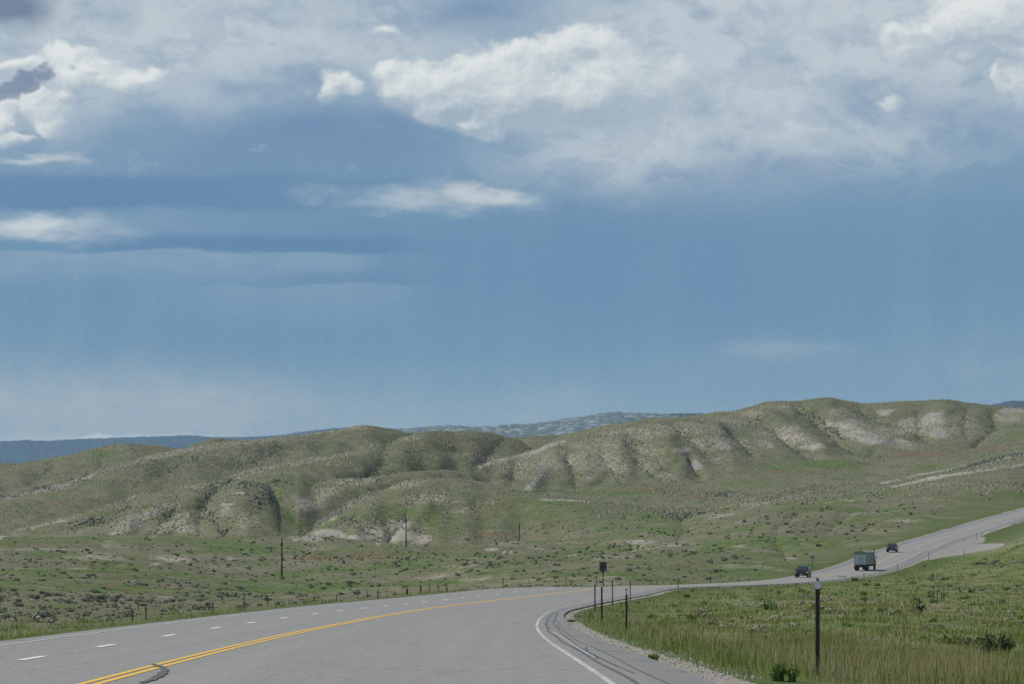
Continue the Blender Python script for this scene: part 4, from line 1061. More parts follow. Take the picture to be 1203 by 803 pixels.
# ------------------------------------------------------------------ posts
M_POST = simple("weathered_dark_steel", (0.055, 0.045, 0.036), 0.7, spec=0.3, var=0.5, scale=9)
M_REF = simple("white_reflector", (0.72, 0.76, 0.78), 0.3, spec=0.6, var=0.05)
M_REFE = simple("grey_metal", (0.30, 0.31, 0.32), 0.45, metal=0.5)
M_TEAL = simple("faded_teal_plate", (0.10, 0.17, 0.18), 0.5)
M_WOOD = simple("dark_pole_wood", (0.045, 0.036, 0.030), 0.85, spec=0.1, var=0.5, scale=5)
M_BARE = simple("silver_grey_wood", (0.17, 0.15, 0.13), 0.9, spec=0.05, var=0.4, scale=6)
def place(x, Y): return (x - CX) / F * Y, Y
def delineator(x, ytop, Y, label, style, wide=0.055, group='delineator posts along the inside of the bend'):
    X, Yw = place(x, Y)
    gz = float(ground_z(X, Yw)); top = EYE + (HY - ytop) / F * Y
    h = top - gz
    r = empty('delineator_post', (X, Yw, gz), 0, label, 'road marker post', group)
    b = new(); wv = wide / 2
    # flanged channel: web and two flanges
    box(b, (-wv, -0.010, -0.3), (wv, -0.002, h)); box(b, (-wv, -0.002, -0.3), (-wv + 0.006, 0.022, h)); box(b, (wv - 0.006, -0.002, -0.3), (wv, 0.022, h))
    mk('post', b, M_POST, r)
    if style == 'disc':
        b = new(); cyl(b, (0, -0.016, h - 0.035), (0, -0.024, h - 0.035), 0.055, n=20); d = mk('reflector', b, M_REF, r)
        b = new(); cyl(b, (0, -0.010, h - 0.035), (0, -0.016, h - 0.035), 0.061, n=20); mk('reflector_rim', b, M_REFE, r)
        b = new(); box(b, (-0.018, -0.012, h - 0.01), (0.018, 0.012, h + 0.055)); mk('cap', b, M_POST, r)
    elif style == 'band':
        b = new(); box(b, (-wv - .006, -0.018, h - 0.17), (wv + .006, -0.0105, h - 0.03)); mk('reflector', b, M_REF, r)
    elif style == 'top':
        b = new(); box(b, (-wv - .008, -0.018, h - 0.09), (wv + .008, -0.0105, h)); mk('reflector', b, M_REF, r)
    return r, h
delineator(960.5, 683.5, 46.0, 'tall dark marker post in the foreground grass topped by a round white reflector', 'disc', 0.058)
delineator(736, 691, 98, 'second nearest dark marker post, standing where the grass meets the gravel edge', 'band', 0.060)
delineator(707, 683, 120, 'dark marker post with a white band, just left of the nearer gravel-side post', 'band', 0.060)
delineator(699, 683.5, 165, 'dark marker post with pale top at the tightest point of the bend', 'top', 0.062)
delineator(719.5, 681, 208, 'thin dark marker post seen against the asphalt right of the paired posts', 'plain', 0.062)
delineator(740.5, 681, 238, 'thin dark marker post rising above the grass crest behind the banded post', 'plain', 0.06)
delineator(796.5, 676.5, 292, 'lone thin marker post with pale tip where the grass crest meets the far road', 'top', 0.07)
def far_post(x, ytop, Y, label, wide=0.05, pale=False, name='marker_post', group='thin posts beside the distant road', cat='post', hmax=1.5):
    X, Yw = place(x, Y); gz = float(ground_z(X, Yw)); h = EYE + (HY - ytop) / F * Y - gz
    h = max(0.5, min(h, hmax))
    r = empty(name, (X, Yw, gz), 0, label, cat, group)
    b = new(); box(b, (-wide / 2, -0.02, -0.3), (wide / 2, 0.02, h)); mk('post', b, M_POST, r)
    b = new(); box(b, (-wide / 2 - .01, -0.03, h - 0.22), (wide / 2 + .01, -0.021, h - 0.04)); mk('reflector', b, M_REF if pale else M_TEAL, r)
    return r
def at_edge(x, extra, side='l', lo=40, hi=1500):
    i = np.where((STY > lo) & (STY < hi))[0]
    wv = offs['lg'][i] - extra if side == 'l' else offs['rg'][i] + extra
    X = STX[i] + NX[i] * wv; Y = STY[i] + NY[i] * wv
    k = int(np.argmin(np.abs(CX + F * X / Y - x)))
    return float(Y[k])
far_list = [(444, 688, 'l', 'thin dark post beyond the left edge of the road, leftmost of the evenly spaced row'),
            (525, 680.5, 'l', 'thin dark post beyond the road edge in front of the dark sagebrush'),
            (591, 678, 'l', 'thin post with a teal marker beyond the far edge of the road'),
            (665, 674, 'l', 'thin post beyond the road edge just left of the roadside sign'),
            (771.5, 679, 'l', 'short thin post beyond the far road right of the roadside sign'),
            (835, 674.5, 'l', 'thin post beyond the far road halfway to the dark vehicle'),
            (868, 674.5, 'l', 'taller of two thin posts beyond the far road left of the dark vehicle'),
            (880, 676.5, 'l', 'shorter of two thin posts beyond the far road left of the dark vehicle'),
            (1015, 672, 'r', 'thin post on the near road edge below the truck'),
            (1054.5, 656, 'r', 'thin post on the near road edge between the truck and the gravel pullout'),
            (1091, 644.5, 'r', 'thin post at the near end of the gravel pullout'),
            (1147, 623.5, 'r', 'thin post at the uphill end of the gravel pullout')]
for x, yt, sd_, lab in far_list:
    Y = at_edge(x, 1.0, sd_, 170)
    far_post(x, yt, Y, lab, wide=0.05 + Y * 0.00005, pale=(sd_ == 'l' and x != 591))
far_post(1133, 641, 640, 'thin upright post standing in the middle of the gravel pullout', wide=0.07)

# low wire-fence posts beyond the left verge
fences = [(156, 715, 128), (172, 717, 125), (287, 698, 165), (369.5, 700, 215), (420.5, 699, 225), (432, 699, 228), (478, 690.5, 250), (494.5, 687, 262), (504.5, 685, 275), (514.5, 684, 285), (701, 678, 345),
          (250, 712, 160), (315, 706, 190), (395, 702, 215)]
flab = ['low fence post left of its neighbour above the near left verge', 'low fence post right of its neighbour above the near left verge', 'tallest fence post above the left verge, in front of sagebrush',
        'short fence post above the left verge below the tallest utility pole', 'short fence post just left of the leftmost tall roadside post', 'short fence post between a shorter one and the leftmost tall roadside post',
        'stubby dark fence post in the pale grass', 'stout dark fence post in the pale grass', 'thin fence post right of the stout dark one', 'thin fence post left of the post before dark sagebrush',
        'short fence post just left of the roadside sign', 'low fence post left of the tallest one above the verge', 'low fence post between the tallest one and the short one', 'low fence post right of the one below the utility pole']
FP = []
for (x, yt, Y), lab in zip(fences, flab):
    X, Yw = place(x, Y); gz = float(ground_z(X, Yw)); h = min(max(EYE + (HY - yt) / F * Y - gz, 0.45), 1.35)
    stout = x in (478, 494.5)
    r = empty('fence_post', (X, Yw, gz), random.uniform(-.2, .2), lab, 'fence post', 'wire fence posts left of the road')
    b = new(); cyl(b, (0, 0, -0.3), (random.uniform(-.03, .03), 0, h), 0.075 if stout else 0.028, 0.065 if stout else 0.024, 6); mk('post', b, M_WOOD if stout else M_POST, r)
    b = new(); cyl(b, (0, 0, h * 0.8), (0, 0, h * 0.8 + 0.03), 0.085 if stout else 0.034, n=6); mk('wire_clip', b, M_REFE, r)
    FP.append((X, Yw, gz, h))

# small old fence in the right-hand hollow
for k, (x, yt, yb) in enumerate([(1097, 699, 712), (1101, 699, 711), (1106, 699, 710), (1109, 700, 710), (1096, 708, 718)]):
    Y = 205 + 3 * k; X, Yw = place(x, Y); gz = float(ground_z(X, Yw)); h = 0.55 + 0.12 * (k % 2)
    r = empty('fence_post', (X, Yw, gz), 0.1 * k, ['leftmost leaning wooden post in the right-hand hollow', 'second leaning wooden post in the right-hand hollow', 'third wooden post in the right-hand hollow', 'rightmost wooden post in the right-hand hollow', 'lone wooden post just below the hollow fence'][k], 'fence post', 'old fence posts in the right-hand hollow')
    b = new(); cyl(b, (0, 0, -0.2), (random.uniform(-.06, .06), 0.02, h), 0.045, 0.036, 7); mk('post', b, M_BARE, r)
    b = new(); cyl(b, (-.05, 0, h * 0.7), (.05, 0, h * 0.72), 0.012, n=5); mk('wire_clip', b, M_REFE, r)

# ------------------------------------------------------------------ roadside signs
M_SIGNB = simple("dark_sign_back", (0.035, 0.040, 0.046), 0.5, spec=0.4, var=0.3, scale=4)
def sign_back():
    Y = at_edge(708.5, 0.8, 'l', 250); X, Yw = place(708.5, Y); gz = float(ground_z(X, Yw)); k = Y / F
    r = empty('road_sign', (X, Yw, gz), 0, 'dark rectangular sign seen from behind on one post beyond the bend', 'road sign')
    top = EYE + (HY - 659.5) * k - gz; bot = EYE + (HY - 670.5) * k - gz
    b = new(); box(b, (-0.05, -0.03, -0.4), (0.05, 0.03, top - 0.05)); mk('post', b, M_POST, r)
    b = new(); box(b, (-4.3 * k, -0.055, bot), (4.3 * k, -0.032, top)); mk('panel', b, M_SIGNB, r, bevel=0.01)
    for sx in (-1, 1):
        for sz in (0.22, 0.78):
            b = new(); cyl(b, (sx * 2.3 * k, -0.056, bot + (top - bot) * sz), (sx * 2.3 * k, -0.068, bot + (top - bot) * sz), 0.045, n=8); mk('bolt', b, M_REF, r)
    b = new(); box(b, (-1.4 * k, -0.05, bot - 2.2 * k), (1.4 * k, -0.033, bot - 0.4 * k)); mk('lower_plate', b, M_SIGNB, r)
    b = new(); box(b, (-4.0 * k, -0.064, (bot + top) / 2 - 0.03), (4.0 * k, -0.056, (bot + top) / 2 + 0.03)); mk('stiffener', b, M_POST, r)
sign_back()
def sign_far():
    Y = at_edge(954.5, 2.0, 'l', 400); X, Yw = place(954.5, Y); gz = float(ground_z(X, Yw)); k = Y / F
    r = empty('milepost_sign', (X, Yw, gz), 0, 'small pale sign on a thin post just right of and behind the dark vehicle', 'road sign')
    top = EYE + (HY - 651) * k - gz
    b = new(); box(b, (-0.045, -0.03, -0.4), (0.045, 0.03, top)); mk('post', b, M_POST, r)
    b = new(); box(b, (-2.3 * k, -0.06, top - 4.5 * k), (2.3 * k, -0.035, top - 1.6 * k)); mk('panel', b, simple("blue_grey_plate", (0.16, 0.22, 0.29), 0.4), r)
    b = new(); box(b, (-1.2 * k, -0.06, top - 1.4 * k), (1.2 * k, -0.035, top + 0.1 * k)); mk('upper_plate', b, M_REF, r)
sign_far()

# ------------------------------------------------------------------ utility poles
def pole(x, ytop, Y, label):
    X, Yw = place(x, Y); gz = float(ground_z(X, Yw)); h = EYE + (HY - ytop) / F * Y - gz
    r = empty('utility_pole', (X, Yw, gz), 0.2, label, 'utility pole', 'utility poles crossing the sagebrush flat')
    b = new(); cyl(b, (0, 0, -1), (0.05, 0, h), 0.22, 0.15, 10); mk('pole', b, M_WOOD, r, smooth=True)
    b = new(); cyl(b, (0.05, 0, h), (0.05, 0, h + 0.35), 0.05, n=6); mk('insulator', b, M_REFE, r)
    b = new(); box(b, (-0.30, -0.24, h - 1.9), (0.1, 0.0, h - 1.3)); mk('bracket', b, M_WOOD, r)
    return h
ph = [pole(331, 631, 784, 'tallest and nearest utility pole, leftmost on the sagebrush flat'), pole(477, 606, 1056, 'middle utility pole in front of the pale bank'), pole(610, 613.5, 1215, 'short distant utility pole right of the pale bank')]
print('poles', ph)

# ------------------------------------------------------------------ vehicles
M_BLK = simple("black_car_paint", (0.018, 0.020, 0.024), 0.25, spec=0.6, var=0.05)
M_NAVY = simple("dark_blue_car_paint", (0.022, 0.028, 0.040), 0.28, spec=0.6, var=0.05)
M_GLASS = simple("tinted_glass", (0.02, 0.025, 0.03), 0.06, spec=0.9, var=0.05)
M_TYRE = simple("tyre_rubber", (0.016, 0.016, 0.017), 0.85)
M_RIM = simple("wheel_rim", (0.25, 0.25, 0.26), 0.35, metal=0.8)
M_LAMP = simple("headlight_lens", (0.6, 0.62, 0.64), 0.15, spec=0.8)
M_RED = simple("red_lens", (0.30, 0.02, 0.015), 0.25)
M_TRIM = simple("dark_trim", (0.03, 0.03, 0.032), 0.6)
M_CARGO = simple("grey_green_cargo_wall", (0.34, 0.37, 0.36), 0.6, var=0.2, scale=1.5)
M_REAR = simple("pale_blue_grey_rear_panel", (0.42, 0.49, 0.52), 0.5, var=0.18, scale=2.5)
M_TARP = simple("green_canvas_tarp", (0.22, 0.25, 0.20), 0.8, spec=0.1, var=0.3, scale=2.0)
M_CABP = simple("dark_maroon_cab_paint", (0.10, 0.03, 0.026), 0.35, spec=0.5)
def wheel(parent, x, y, r, wd):
    s = 1 if x > 0 else -1
    b = new(); cyl(b, (x - s * wd, y, r), (x, y, r), r, n=20); wo = mk('wheel', b, M_TYRE, parent, bevel=0.02)
    b = new(); cyl(b, (x, y, r), (x + s * 0.012, y, r), r * 0.6, n=14); mk('rim', b, M_RIM, wo)
def road_pose(Y, wv, fwd):
    i = int(np.argmin(np.abs(STY - Y)))
    X = STX[i] + NX[i] * wv; Yw = STY[i] + NY[i] * wv
    z = float(road_z(np.array([i]), np.array([wv]))[0]) + EYE
    ang = math.atan2(TY[i] * fwd, TX[i] * fwd) - math.pi / 2
    return (X, Yw, z + 0.005), ang
def suv(Y, wv, label, paint_, roofbox=False, pickup=False):
    loc, ang = road_pose(Y, wv, -1)
    r = empty('suv' if not pickup else 'pickup_truck', loc, ang, label, 'car')
    # local +y = forward
    L, W, H = 4.8, 2.0, 1.78
    lower = [(-2.4, .45), (-2.42, .95), (-2.3, 1.08), (1.05, 1.10), (2.15, 1.02), (2.38, .88), (2.42, .45), (2.0, .30), (-2.0, .30)]
    b = new(); prism(b, lower, -1.0, 1.0, [.04, .02, .06, .06, .10, .12, .05, .08, .08]); body = mk('body', b, paint_, r, bevel=0.05, smooth=False)
    back = -0.6 if pickup else -2.25
    b = new(); prism(b, [(back, 1.07), (back + .12, 1.70), (-.2, H), (.35, 1.72), (1.10, 1.09)], -0.92, 0.92, [.0, .16, .18, .17, .02]); mk('cabin', b, paint_, r, bevel=0.04)
    b = new(); V_, F_ = b
    V_ += [(-.80, 1.11, 1.13), (.80, 1.11, 1.13), (.70, .42, 1.69), (-.70, .42, 1.69)]; F_ += [(0, 1, 2, 3)]
    V_ += [(x, y - .02, z - .02) for x, y, z in V_[:4]]; F_ += [(7, 6, 5, 4), (0, 4, 5, 1), (1, 5, 6, 2), (2, 6, 7, 3), (3, 7, 4, 0)]
    for v in range(8): V_[v] = (V_[v][0], V_[v][1] + .03, V_[v][2] + .02)
    mk('windscreen', b, M_GLASS, r)
    for sx in (-1, 1):
        b = new(); yb = back + .2
        V_ = [(sx * .925, yb, 1.14), (sx * .925, .92, 1.14), (sx * .79, .30, 1.62), (sx * .79, yb + .05, 1.62)]
        b[0].extend(V_ + [(v[0] - sx * .02, v[1], v[2]) for v in V_]); b[1].extend([(0, 1, 2, 3), (7, 6, 5, 4), (0, 4, 5, 1), (1, 5, 6, 2), (2, 6, 7, 3), (3, 7, 4, 0)])
        mk('side_window', b, M_GLASS, r)
        b = new(); box(b, (sx * .95, .70, 1.08), (sx * 1.16, .82, 1.28)); mk('mirror', b, paint_, r, bevel=0.02)
        b = new(); box(b, (sx * .90 - .17, 2.34, .72), (sx * .90 - (.17 if sx < 0 else .17) + .32, 2.425, .90)); mk('headlight', b, M_LAMP, r, bevel=0.02)
        b = new(); cyl(b, (sx * .62, 2.40, .48), (sx * .62, 2.44, .48), .07, n=10); mk('fog_lamp', b, M_LAMP, r)
        for yy in (-1.45, 1.45): wheel(r, sx * 0.99, yy, .39, .24)
        b = new(); box(b, (sx * .72 - .02, -1.8 if not pickup else -.5, 1.80), (sx * .72 + .02, .0, 1.84)); mk('roof_rail', b, M_TRIM, r)
    b = new(); box(b, (-.52, 2.36, .62), (.52, 2.435, .86)); g = mk('grille', b, M_TRIM, r)
    for k in range(3):
        b = new(); box(b, (-.50, 2.434, .66 + .07 * k), (.50, 2.445, .68 + .07 * k)); mk('grille_bar', b, M_RIM, g)
    b = new(); box(b, (-.98, 2.34, .34), (.98, 2.50, .56)); mk('bumper', b, M_TRIM, r, bevel=0.04)
    b = new(); box(b, (-.16, 2.50, .40), (.16, 2.512, .52)); mk('number_plate', b, M_REF, r)
    return r
suv(514, -1.85, 'black sport utility vehicle coming this way at the foot of the hill behind the truck', M_BLK)
suv(672, -1.85, 'dark blue sport utility vehicle farther up the climbing road, ahead of the truck', M_NAVY)

def truck():
    loc, ang = road_pose(571, 1.75, 1); ang -= math.radians(3.5)
    r = empty('cargo_truck', loc, ang, 'large grey green truck with canvas covered box driving uphill away from us', 'truck'); r.scale = (.9, .9, .9)
    b = new(); box(b, (-.45, -5.6, .75), (.45, 5.2, 1.05)); mk('chassis', b, M_TRIM, r, bevel=.02)
    b = new(); box(b, (-1.18, -5.7, 1.10), (1.18, 2.9, 3.05)); cg = mk('cargo_box', b, M_CARGO, r, bevel=0.03)
    for k in range(9):
        for sx in (-1, 1):
            b = new(); y = -5.5 + k * 1.03; box(b, (sx * 1.18 - .0 if sx > 0 else -1.23, y, 1.12), (1.23 if sx > 0 else -1.18, y + .09, 3.03)); mk('rib', b, M_CARGO, cg)
    b = new(); prof = [(-1.2, 3.04), (-1.12, 3.30), (-.8, 3.55), (-.3, 3.68), (.3, 3.68), (.8, 3.55), (1.12, 3.30), (1.2, 3.04)]
    n = len(prof)
    for j in range(10):
        y = -5.72 + j * .96; sag = -0.05 * (j % 2)
        for x, z in prof: b[0].append((x, y, z + (sag if z > 3.1 else 0)))
    for j in range(9):
        for k in range(n): b[1].append((j * n + k, j * n + (k + 1) % n, (j + 1) * n + (k + 1) % n, (j + 1) * n + k))
    b[1].append(tuple(range(n))); b[1].append(tuple(9 * n + n - 1 - k for k in range(n)))
    mk('tarp', b, M_TARP, r)
    b = new(); box(b, (-1.0, -5.76, 1.32), (.98, -5.705, 2.98)); rp = mk('rear_door', b, M_REAR, r, bevel=.01)
    b = new(); box(b, (-.30, -5.785, 1.55), (.50, -5.762, 2.65)); mk('door_panel', b, simple("paler_panel", (.36, .42, .45), .5), rp)
    b = new(); box(b, (-.02, -5.80, 1.4), (.02, -5.765, 2.9)); mk('lock_rod', b, M_REFE, rp)
    b = new(); box(b, (-1.2, -5.95, .62), (1.2, -5.80, .80)); bp_ = mk('rear_bumper', b, M_TRIM, r)
    for sx in (-1, 1):
        b = new(); box(b, (sx * .95 - .12, -5.83, .88), (sx * .95 + .12, -5.74, 1.04)); mk('tail_light', b, M_RED, r)
        b = new(); box(b, (sx * .95 - .26, -5.1, .30), (sx * .95 + .26, -5.06, 1.05)); mk('mudflap', b, M_TYRE, r)
        for y in (-4.3, -3.1, 4.6): wheel(r, sx * 1.18, y, .52, .5 if y < 0 else .3)
    b = new(); prism(b, [(3.1, .75), (3.1, 3.1), (3.5, 3.2), (4.6, 3.1), (5.0, 2.1), (5.9, 1.95), (6.0, .75)], -1.12, 1.12, [0, .08, .1, .1, .03, .05, .0]); mk('cab', b, M_CABP, r, bevel=.05)
    for sx in (-1, 1):
        b = new(); box(b, (sx * 1.125 - .01, 3.5, 2.05), (sx * 1.125 + .01, 4.6, 2.75)); mk('cab_window', b, M_GLASS, r)
        b = new(); box(b, (sx * 1.42 - .05, 4.65, 2.0), (sx * 1.42 + .05, 4.75, 2.75)); mi = mk('mirror', b, M_REFE, r)
        b = new(); cyl(b, (sx * 1.10, 4.7, 2.4), (sx * 1.40, 4.7, 2.4), .025, n=6); mk('mirror_arm', b, M_TRIM, mi)
        b = new(); cyl(b, (sx * 1.20, 2.97, .9), (sx * 1.20, 2.97, 4.05), .085, n=10); mk('exhaust_stack', b, M_CABP, r)
truck()

# ------------------------------------------------------------------ vegetation
def foliage_material(name, lo, hi, straw=None, rough=0.85, inst=False, trans=0.0):
    m, n, b = material(name)
    if inst:
        f = E_(n, n.node('ShaderNodeObjectInfo').outputs['Random'])
    else:
        f = E_(n, n.attr('tint').outputs['Fac'])
    P = n.node('ShaderNodeNewGeometry').outputs['Position']
    g = n.noise(P, 7.0, 3, 0.6)
    c = n.mix(n.m('MULTIPLY_ADD', g, 0.5, f * 0.75 - 0.1), lo, hi)
    if straw: c = n.mix(n.step(f, 0.70, 0.9), c, straw)
    n.put(b.inputs['Base Color'], c); b.inputs['Roughness'].default_value = rough; b.inputs['Specular IOR Level'].default_value = 0.1
    if trans:
        out = [q for q in m.node_tree.nodes if q.type == 'OUTPUT_MATERIAL'][0]
        tr = n.node('ShaderNodeBsdfTranslucent'); n.put(tr.inputs[0], n.v('MULTIPLY', c, (1.15, 1.2, .8)))
        mx = n.node('ShaderNodeMixShader'); mx.inputs[0].default_value = trans
        n.link(b.outputs[0], mx.inputs[1]); n.link(tr.outputs[0], mx.inputs[2]); n.link(mx.outputs[0], out.inputs[0])
    return m
M_SAGE = foliage_material("sagebrush_leaves", (0.060, 0.076, 0.050), (0.170, 0.190, 0.145))
M_SAGEI = foliage_material("sagebrush_leaves_near", (0.100, 0.122, 0.086), (0.235, 0.258, 0.210), inst=True)
M_TUFT = foliage_material("bunch_grass", (0.085, 0.140, 0.034), (0.270, 0.290, 0.120), straw=(0.42, 0.37, 0.25), trans=0.45)
M_DRY = foliage_material("pale_bunch_grass", (0.185, 0.185, 0.125), (0.34, 0.32, 0.245))
M_STALK = foliage_material("seed_stalks", (0.22, 0.165, 0.105), (0.50, 0.45, 0.30), trans=0.35)
M_GREEN = foliage_material("leafy_green_weed", (0.095, 0.155, 0.045), (0.180, 0.250, 0.085), trans=0.4)
M_DARKB = foliage_material("dark_bush_leaves", (0.045, 0.062, 0.030), (0.110, 0.130, 0.068), trans=0.2)

cellA = np.zeros((NR, NC)); 
dY_ = np.gradient(rowY)[:, None]; dX_ = np.gradient((colx - CX) / F)[None, :] * YY
cellA = dY_ * dX_
zpx = rowpx(Z)
infr = (COLX > -25) & (COLX < 1228) & (YY > 42) & (zpx <= VIS + 2.5) & (zpx < 812)
# screen pixels covered by each cell (used only to know where plants would be big enough to matter)
dpy = np.abs(np.gradient(zpx, axis=0)) * np.gradient(colx)[None, :]
def scatter(density, seed=0):
    """random positions with the given plants-per-square-metre field"""
    r = np.random.default_rng(seed)
    lam = np.where(infr, density * cellA, 0)
    cnt = r.poisson(lam)
    i, j = np.nonzero(cnt)
    rep = cnt[i, j]
    i = np.repeat(i, rep); j = np.repeat(j, rep)
    u = r.random(len(i)) - .5; v = r.random(len(i)) - .5
    Y = rowY[i] + u * np.gradient(rowY)[i]; X = ((colx[j] + v * np.gradient(colx)[j]) - CX) / F * Y
    return X, Y, i, j
def px_area_per_m2():
    return np.clip(dpy / cellA, 0.02, None)
PPM = px_area_per_m2()
clump = 0.5 + fbm(XX / 18, YY / 26, 3)           # patchiness
clump2 = np.clip(0.5 + 1.3 * fbm(XX / 55 + 5, YY / 80, 3), 0, 1.6)
offroad = (dout > 0.6) & ~((gravel > 0.3))

# ---- low-poly shrub blobs for the far slopes
def blob_mesh(name, X, Y, Zw, R, H, tint, mat, kind_n=0, seed=1):
    """each plant: irregular 6-sided two-ring dome"""
    r = np.random.default_rng(seed); n = len(X)
    k = 6
    a = (np.arange(k) / k * 2 * np.pi)[None, :] + r.random((n, 1)) * 6
    r0 = R[:, None] * r.uniform(.65, 1.15, (n, k)); r1 = R[:, None] * r.uniform(.45, .95, (n, k))
    V = np.zeros((n, 2 * k + 1, 3))
    V[:, :k, 0] = X[:, None] + r0 * np.cos(a); V[:, :k, 1] = Y[:, None] + r0 * np.sin(a); V[:, :k, 2] = Zw[:, None] - 0.12 * H[:, None]
    V[:, k:2 * k, 0] = X[:, None] + r1 * np.cos(a + .4); V[:, k:2 * k, 1] = Y[:, None] + r1 * np.sin(a + .4); V[:, k:2 * k, 2] = Zw[:, None] + H[:, None] * r.uniform(.45, .9, (n, k))
    V[:, 2 * k, 0] = X + R * r.uniform(-.3, .3, n); V[:, 2 * k, 1] = Y; V[:, 2 * k, 2] = Zw + H
    Fl = []
    for q in range(k):
        q2 = (q + 1) % k
        Fl += [(q, q2, k + q2), (q, k + q2, k + q), (k + q, k + q2, 2 * k)]
    Fl = np.array(Fl)
    Fc = (Fl[None] + (np.arange(n) * (2 * k + 1))[:, None, None]).reshape(-1, 3)
    return mesh_np(name, V.reshape(-1, 3), Fc, mat, dict(tint=np.repeat(tint, 2 * k + 1)))
r_ = np.random.default_rng(11)
# hills
hz = sstep(YY, 1180, 1300)
dens = hz * (0.006 + (0.018 + 0.07 * tan + 0.13 * dark) * np.clip(clump2, .2, 1.5) * np.clip(0.5 + clump, .2, 2) * (1 - green * .8) + 0.15 * sage * np.clip(clump + .5, 0, 2)) * (1 - 0.6 * np.clip(pale, 0, 1)) * (YY < 2950)
X, Y, i, j = scatter(dens, 3)
R = r_.uniform(.24, .50, len(X)) * (1 + 1.5 * sage[i, j]); H = R * r_.uniform(.8, 1.25, len(X))
link('sagebrush_on_hills', blob_mesh('sagebrush_on_hills', X, Y, ground_z(X, Y), R, H, r_.random(len(X)) * .8, M_SAGE), kind='stuff', label='dark speckle of sagebrush over the far hills', cat='shrubs')
nh = len(X)
dens = hz * (0.010 + 0.17 * tan + .05 * dark) * (1 - green * .8) * (YY < 2950)
X, Y, i, j = scatter(dens, 4)
R = r_.uniform(.28, .62, len(X)); H = R * r_.uniform(.7, 1.1, len(X))
link('bunch_grass_on_hills', blob_mesh('bunch_grass_on_hills', X, Y, ground_z(X, Y), R, H, r_.random(len(X)), M_DRY, seed=5), kind='stuff', label='pale bunch grass dotting the far hills', cat='grass')
print('hill plants', nh, len(X))

# ---- leafy shrubs: many small leaf faces through a lumpy dome
def leafy(nf, seed, lobes=5, leaf=0.16, flat=0.75):
    r = np.random.default_rng(seed)
    L = [(r.uniform(-.55, .55), r.uniform(-.55, .55), r.uniform(.25, .6) * flat, r.uniform(.32, .55)) for _ in range(lobes)]
    V = []; Fc = []
    for f in range(nf):
        cx, cy, cz_, rr = L[r.integers(lobes)]
        d = r.normal(size=3); d /= np.linalg.norm(d); d[2] = abs(d[2]) * .9 - .15
        p = np.array([cx, cy, cz_]) + d * rr * r.uniform(.65, 1.05) * np.array([1, 1, .85])
        p[2] = max(p[2], 0.02)
        u = r.normal(size=3); u -= d * (u @ d) * .5; u /= np.linalg.norm(u); v = np.cross(d, u)
        s = leaf * r.uniform(.6, 1.3); o = len(V)
        V += [p - u * s * .6 - v * s * .25, p + u * s * .6 - v * s * .35, p + v * s * .8 + d * s * .5]; Fc.append((o, o + 1, o + 2))
    # woody core so that the middle is not see-through
    o = len(V)
    for (cx, cy, cz_, rr) in L:
        o = len(V); rr *= .50
        for a in range(5): V.append(np.array([cx + rr * math.cos(a * 1.257), cy + rr * math.sin(a * 1.257), 0]))
        for a in range(5): V.append(np.array([cx + rr * .9 * math.cos(a * 1.257 + .6), cy + rr * .9 * math.sin(a * 1.257 + .6), cz_]))
        V.append(np.array([cx, cy, cz_ + rr * .85]))
        for a in range(5):
            b_ = (a + 1) % 5; Fc += [(o + a, o + b_, o + 5 + a), (o + b_, o + 5 + b_, o + 5 + a), (o + 5 + a, o + 5 + b_, o + 10)]
    return np.array(V), np.array(Fc)
near_protos = [mesh_np('sagebrush', *leafy(230, 40 + k, 5 + k % 3, 0.15), M_SAGEI) for k in range(6)]
lod = [leafy(40, 60 + k, 4, 0.30) for k in range(5)]
def joined(name, X, Y, Zw, R, H, tint, mat, protos, seed, **kw):
    r = np.random.default_rng(seed); n = len(X); pid = r.integers(len(protos), size=n); a = r.random(n) * 6.283
    VV = []; FF = []; TT = []; o = 0
    for p, (V, Fc) in enumerate(protos):
        m = pid == p
        if not m.any(): continue
        ca, sa = np.cos(a[m])[:, None], np.sin(a[m])[:, None]
        x = X[m][:, None] + R[m][:, None] * (V[:, 0] * ca - V[:, 1] * sa); y = Y[m][:, None] + R[m][:, None] * (V[:, 0] * sa + V[:, 1] * ca); z = Zw[m][:, None] - .04 + H[m][:, None] * V[:, 2]
        k = m.sum()
        VV.append(np.stack([x, y, z], 2).reshape(-1, 3)); FF.append((Fc[None] + (np.arange(k) * len(V))[:, None, None]).reshape(-1, 3) + o); o += k * len(V)
        TT.append(np.repeat(tint[m], len(V)))
    return link(name, mesh_np(name, np.concatenate(VV), np.concatenate(FF), mat, dict(tint=np.concatenate(TT))), **kw)

# sagebrush of the bench and the right-hand hollow
mz = (1 - hz) * (dout > 2.5 + 0.012 * YY)
pd = 1 / 10. * PPM / 1.0            # about one shrub per 62 px^2 where patches are fullest
dens = mz * (np.clip((clump - .25) * .9 + sage * 1.3 - green * .2, 0.05, 1.9)) * np.minimum(pd, 0.5)
dens = dens * np.where(fieldm > .5, np.clip(sage * 1.3, 0, 1) + .02, 1) * (YY > 95)
dens = np.where(fieldm > .5, dens * (YY > 170), dens)
X, Y, i, j = scatter(dens, 8)
R = (.12 + .42 * r_.random(len(X)) ** 2.6) * (.72 + .28 * sstep(Y, 180, 400) + .7 * sstep(Y, 300, 1000)); H = R * r_.uniform(.75, 1.15, len(X))
zw = ground_z(X, Y)
size = R / Y
order = np.argsort(-size)
X, Y, R, H, zw, i, j = [q[order] for q in (X, Y, R, H, zw, i, j)]
print('mid shrubs', len(X))
NI = min(296, len(X))
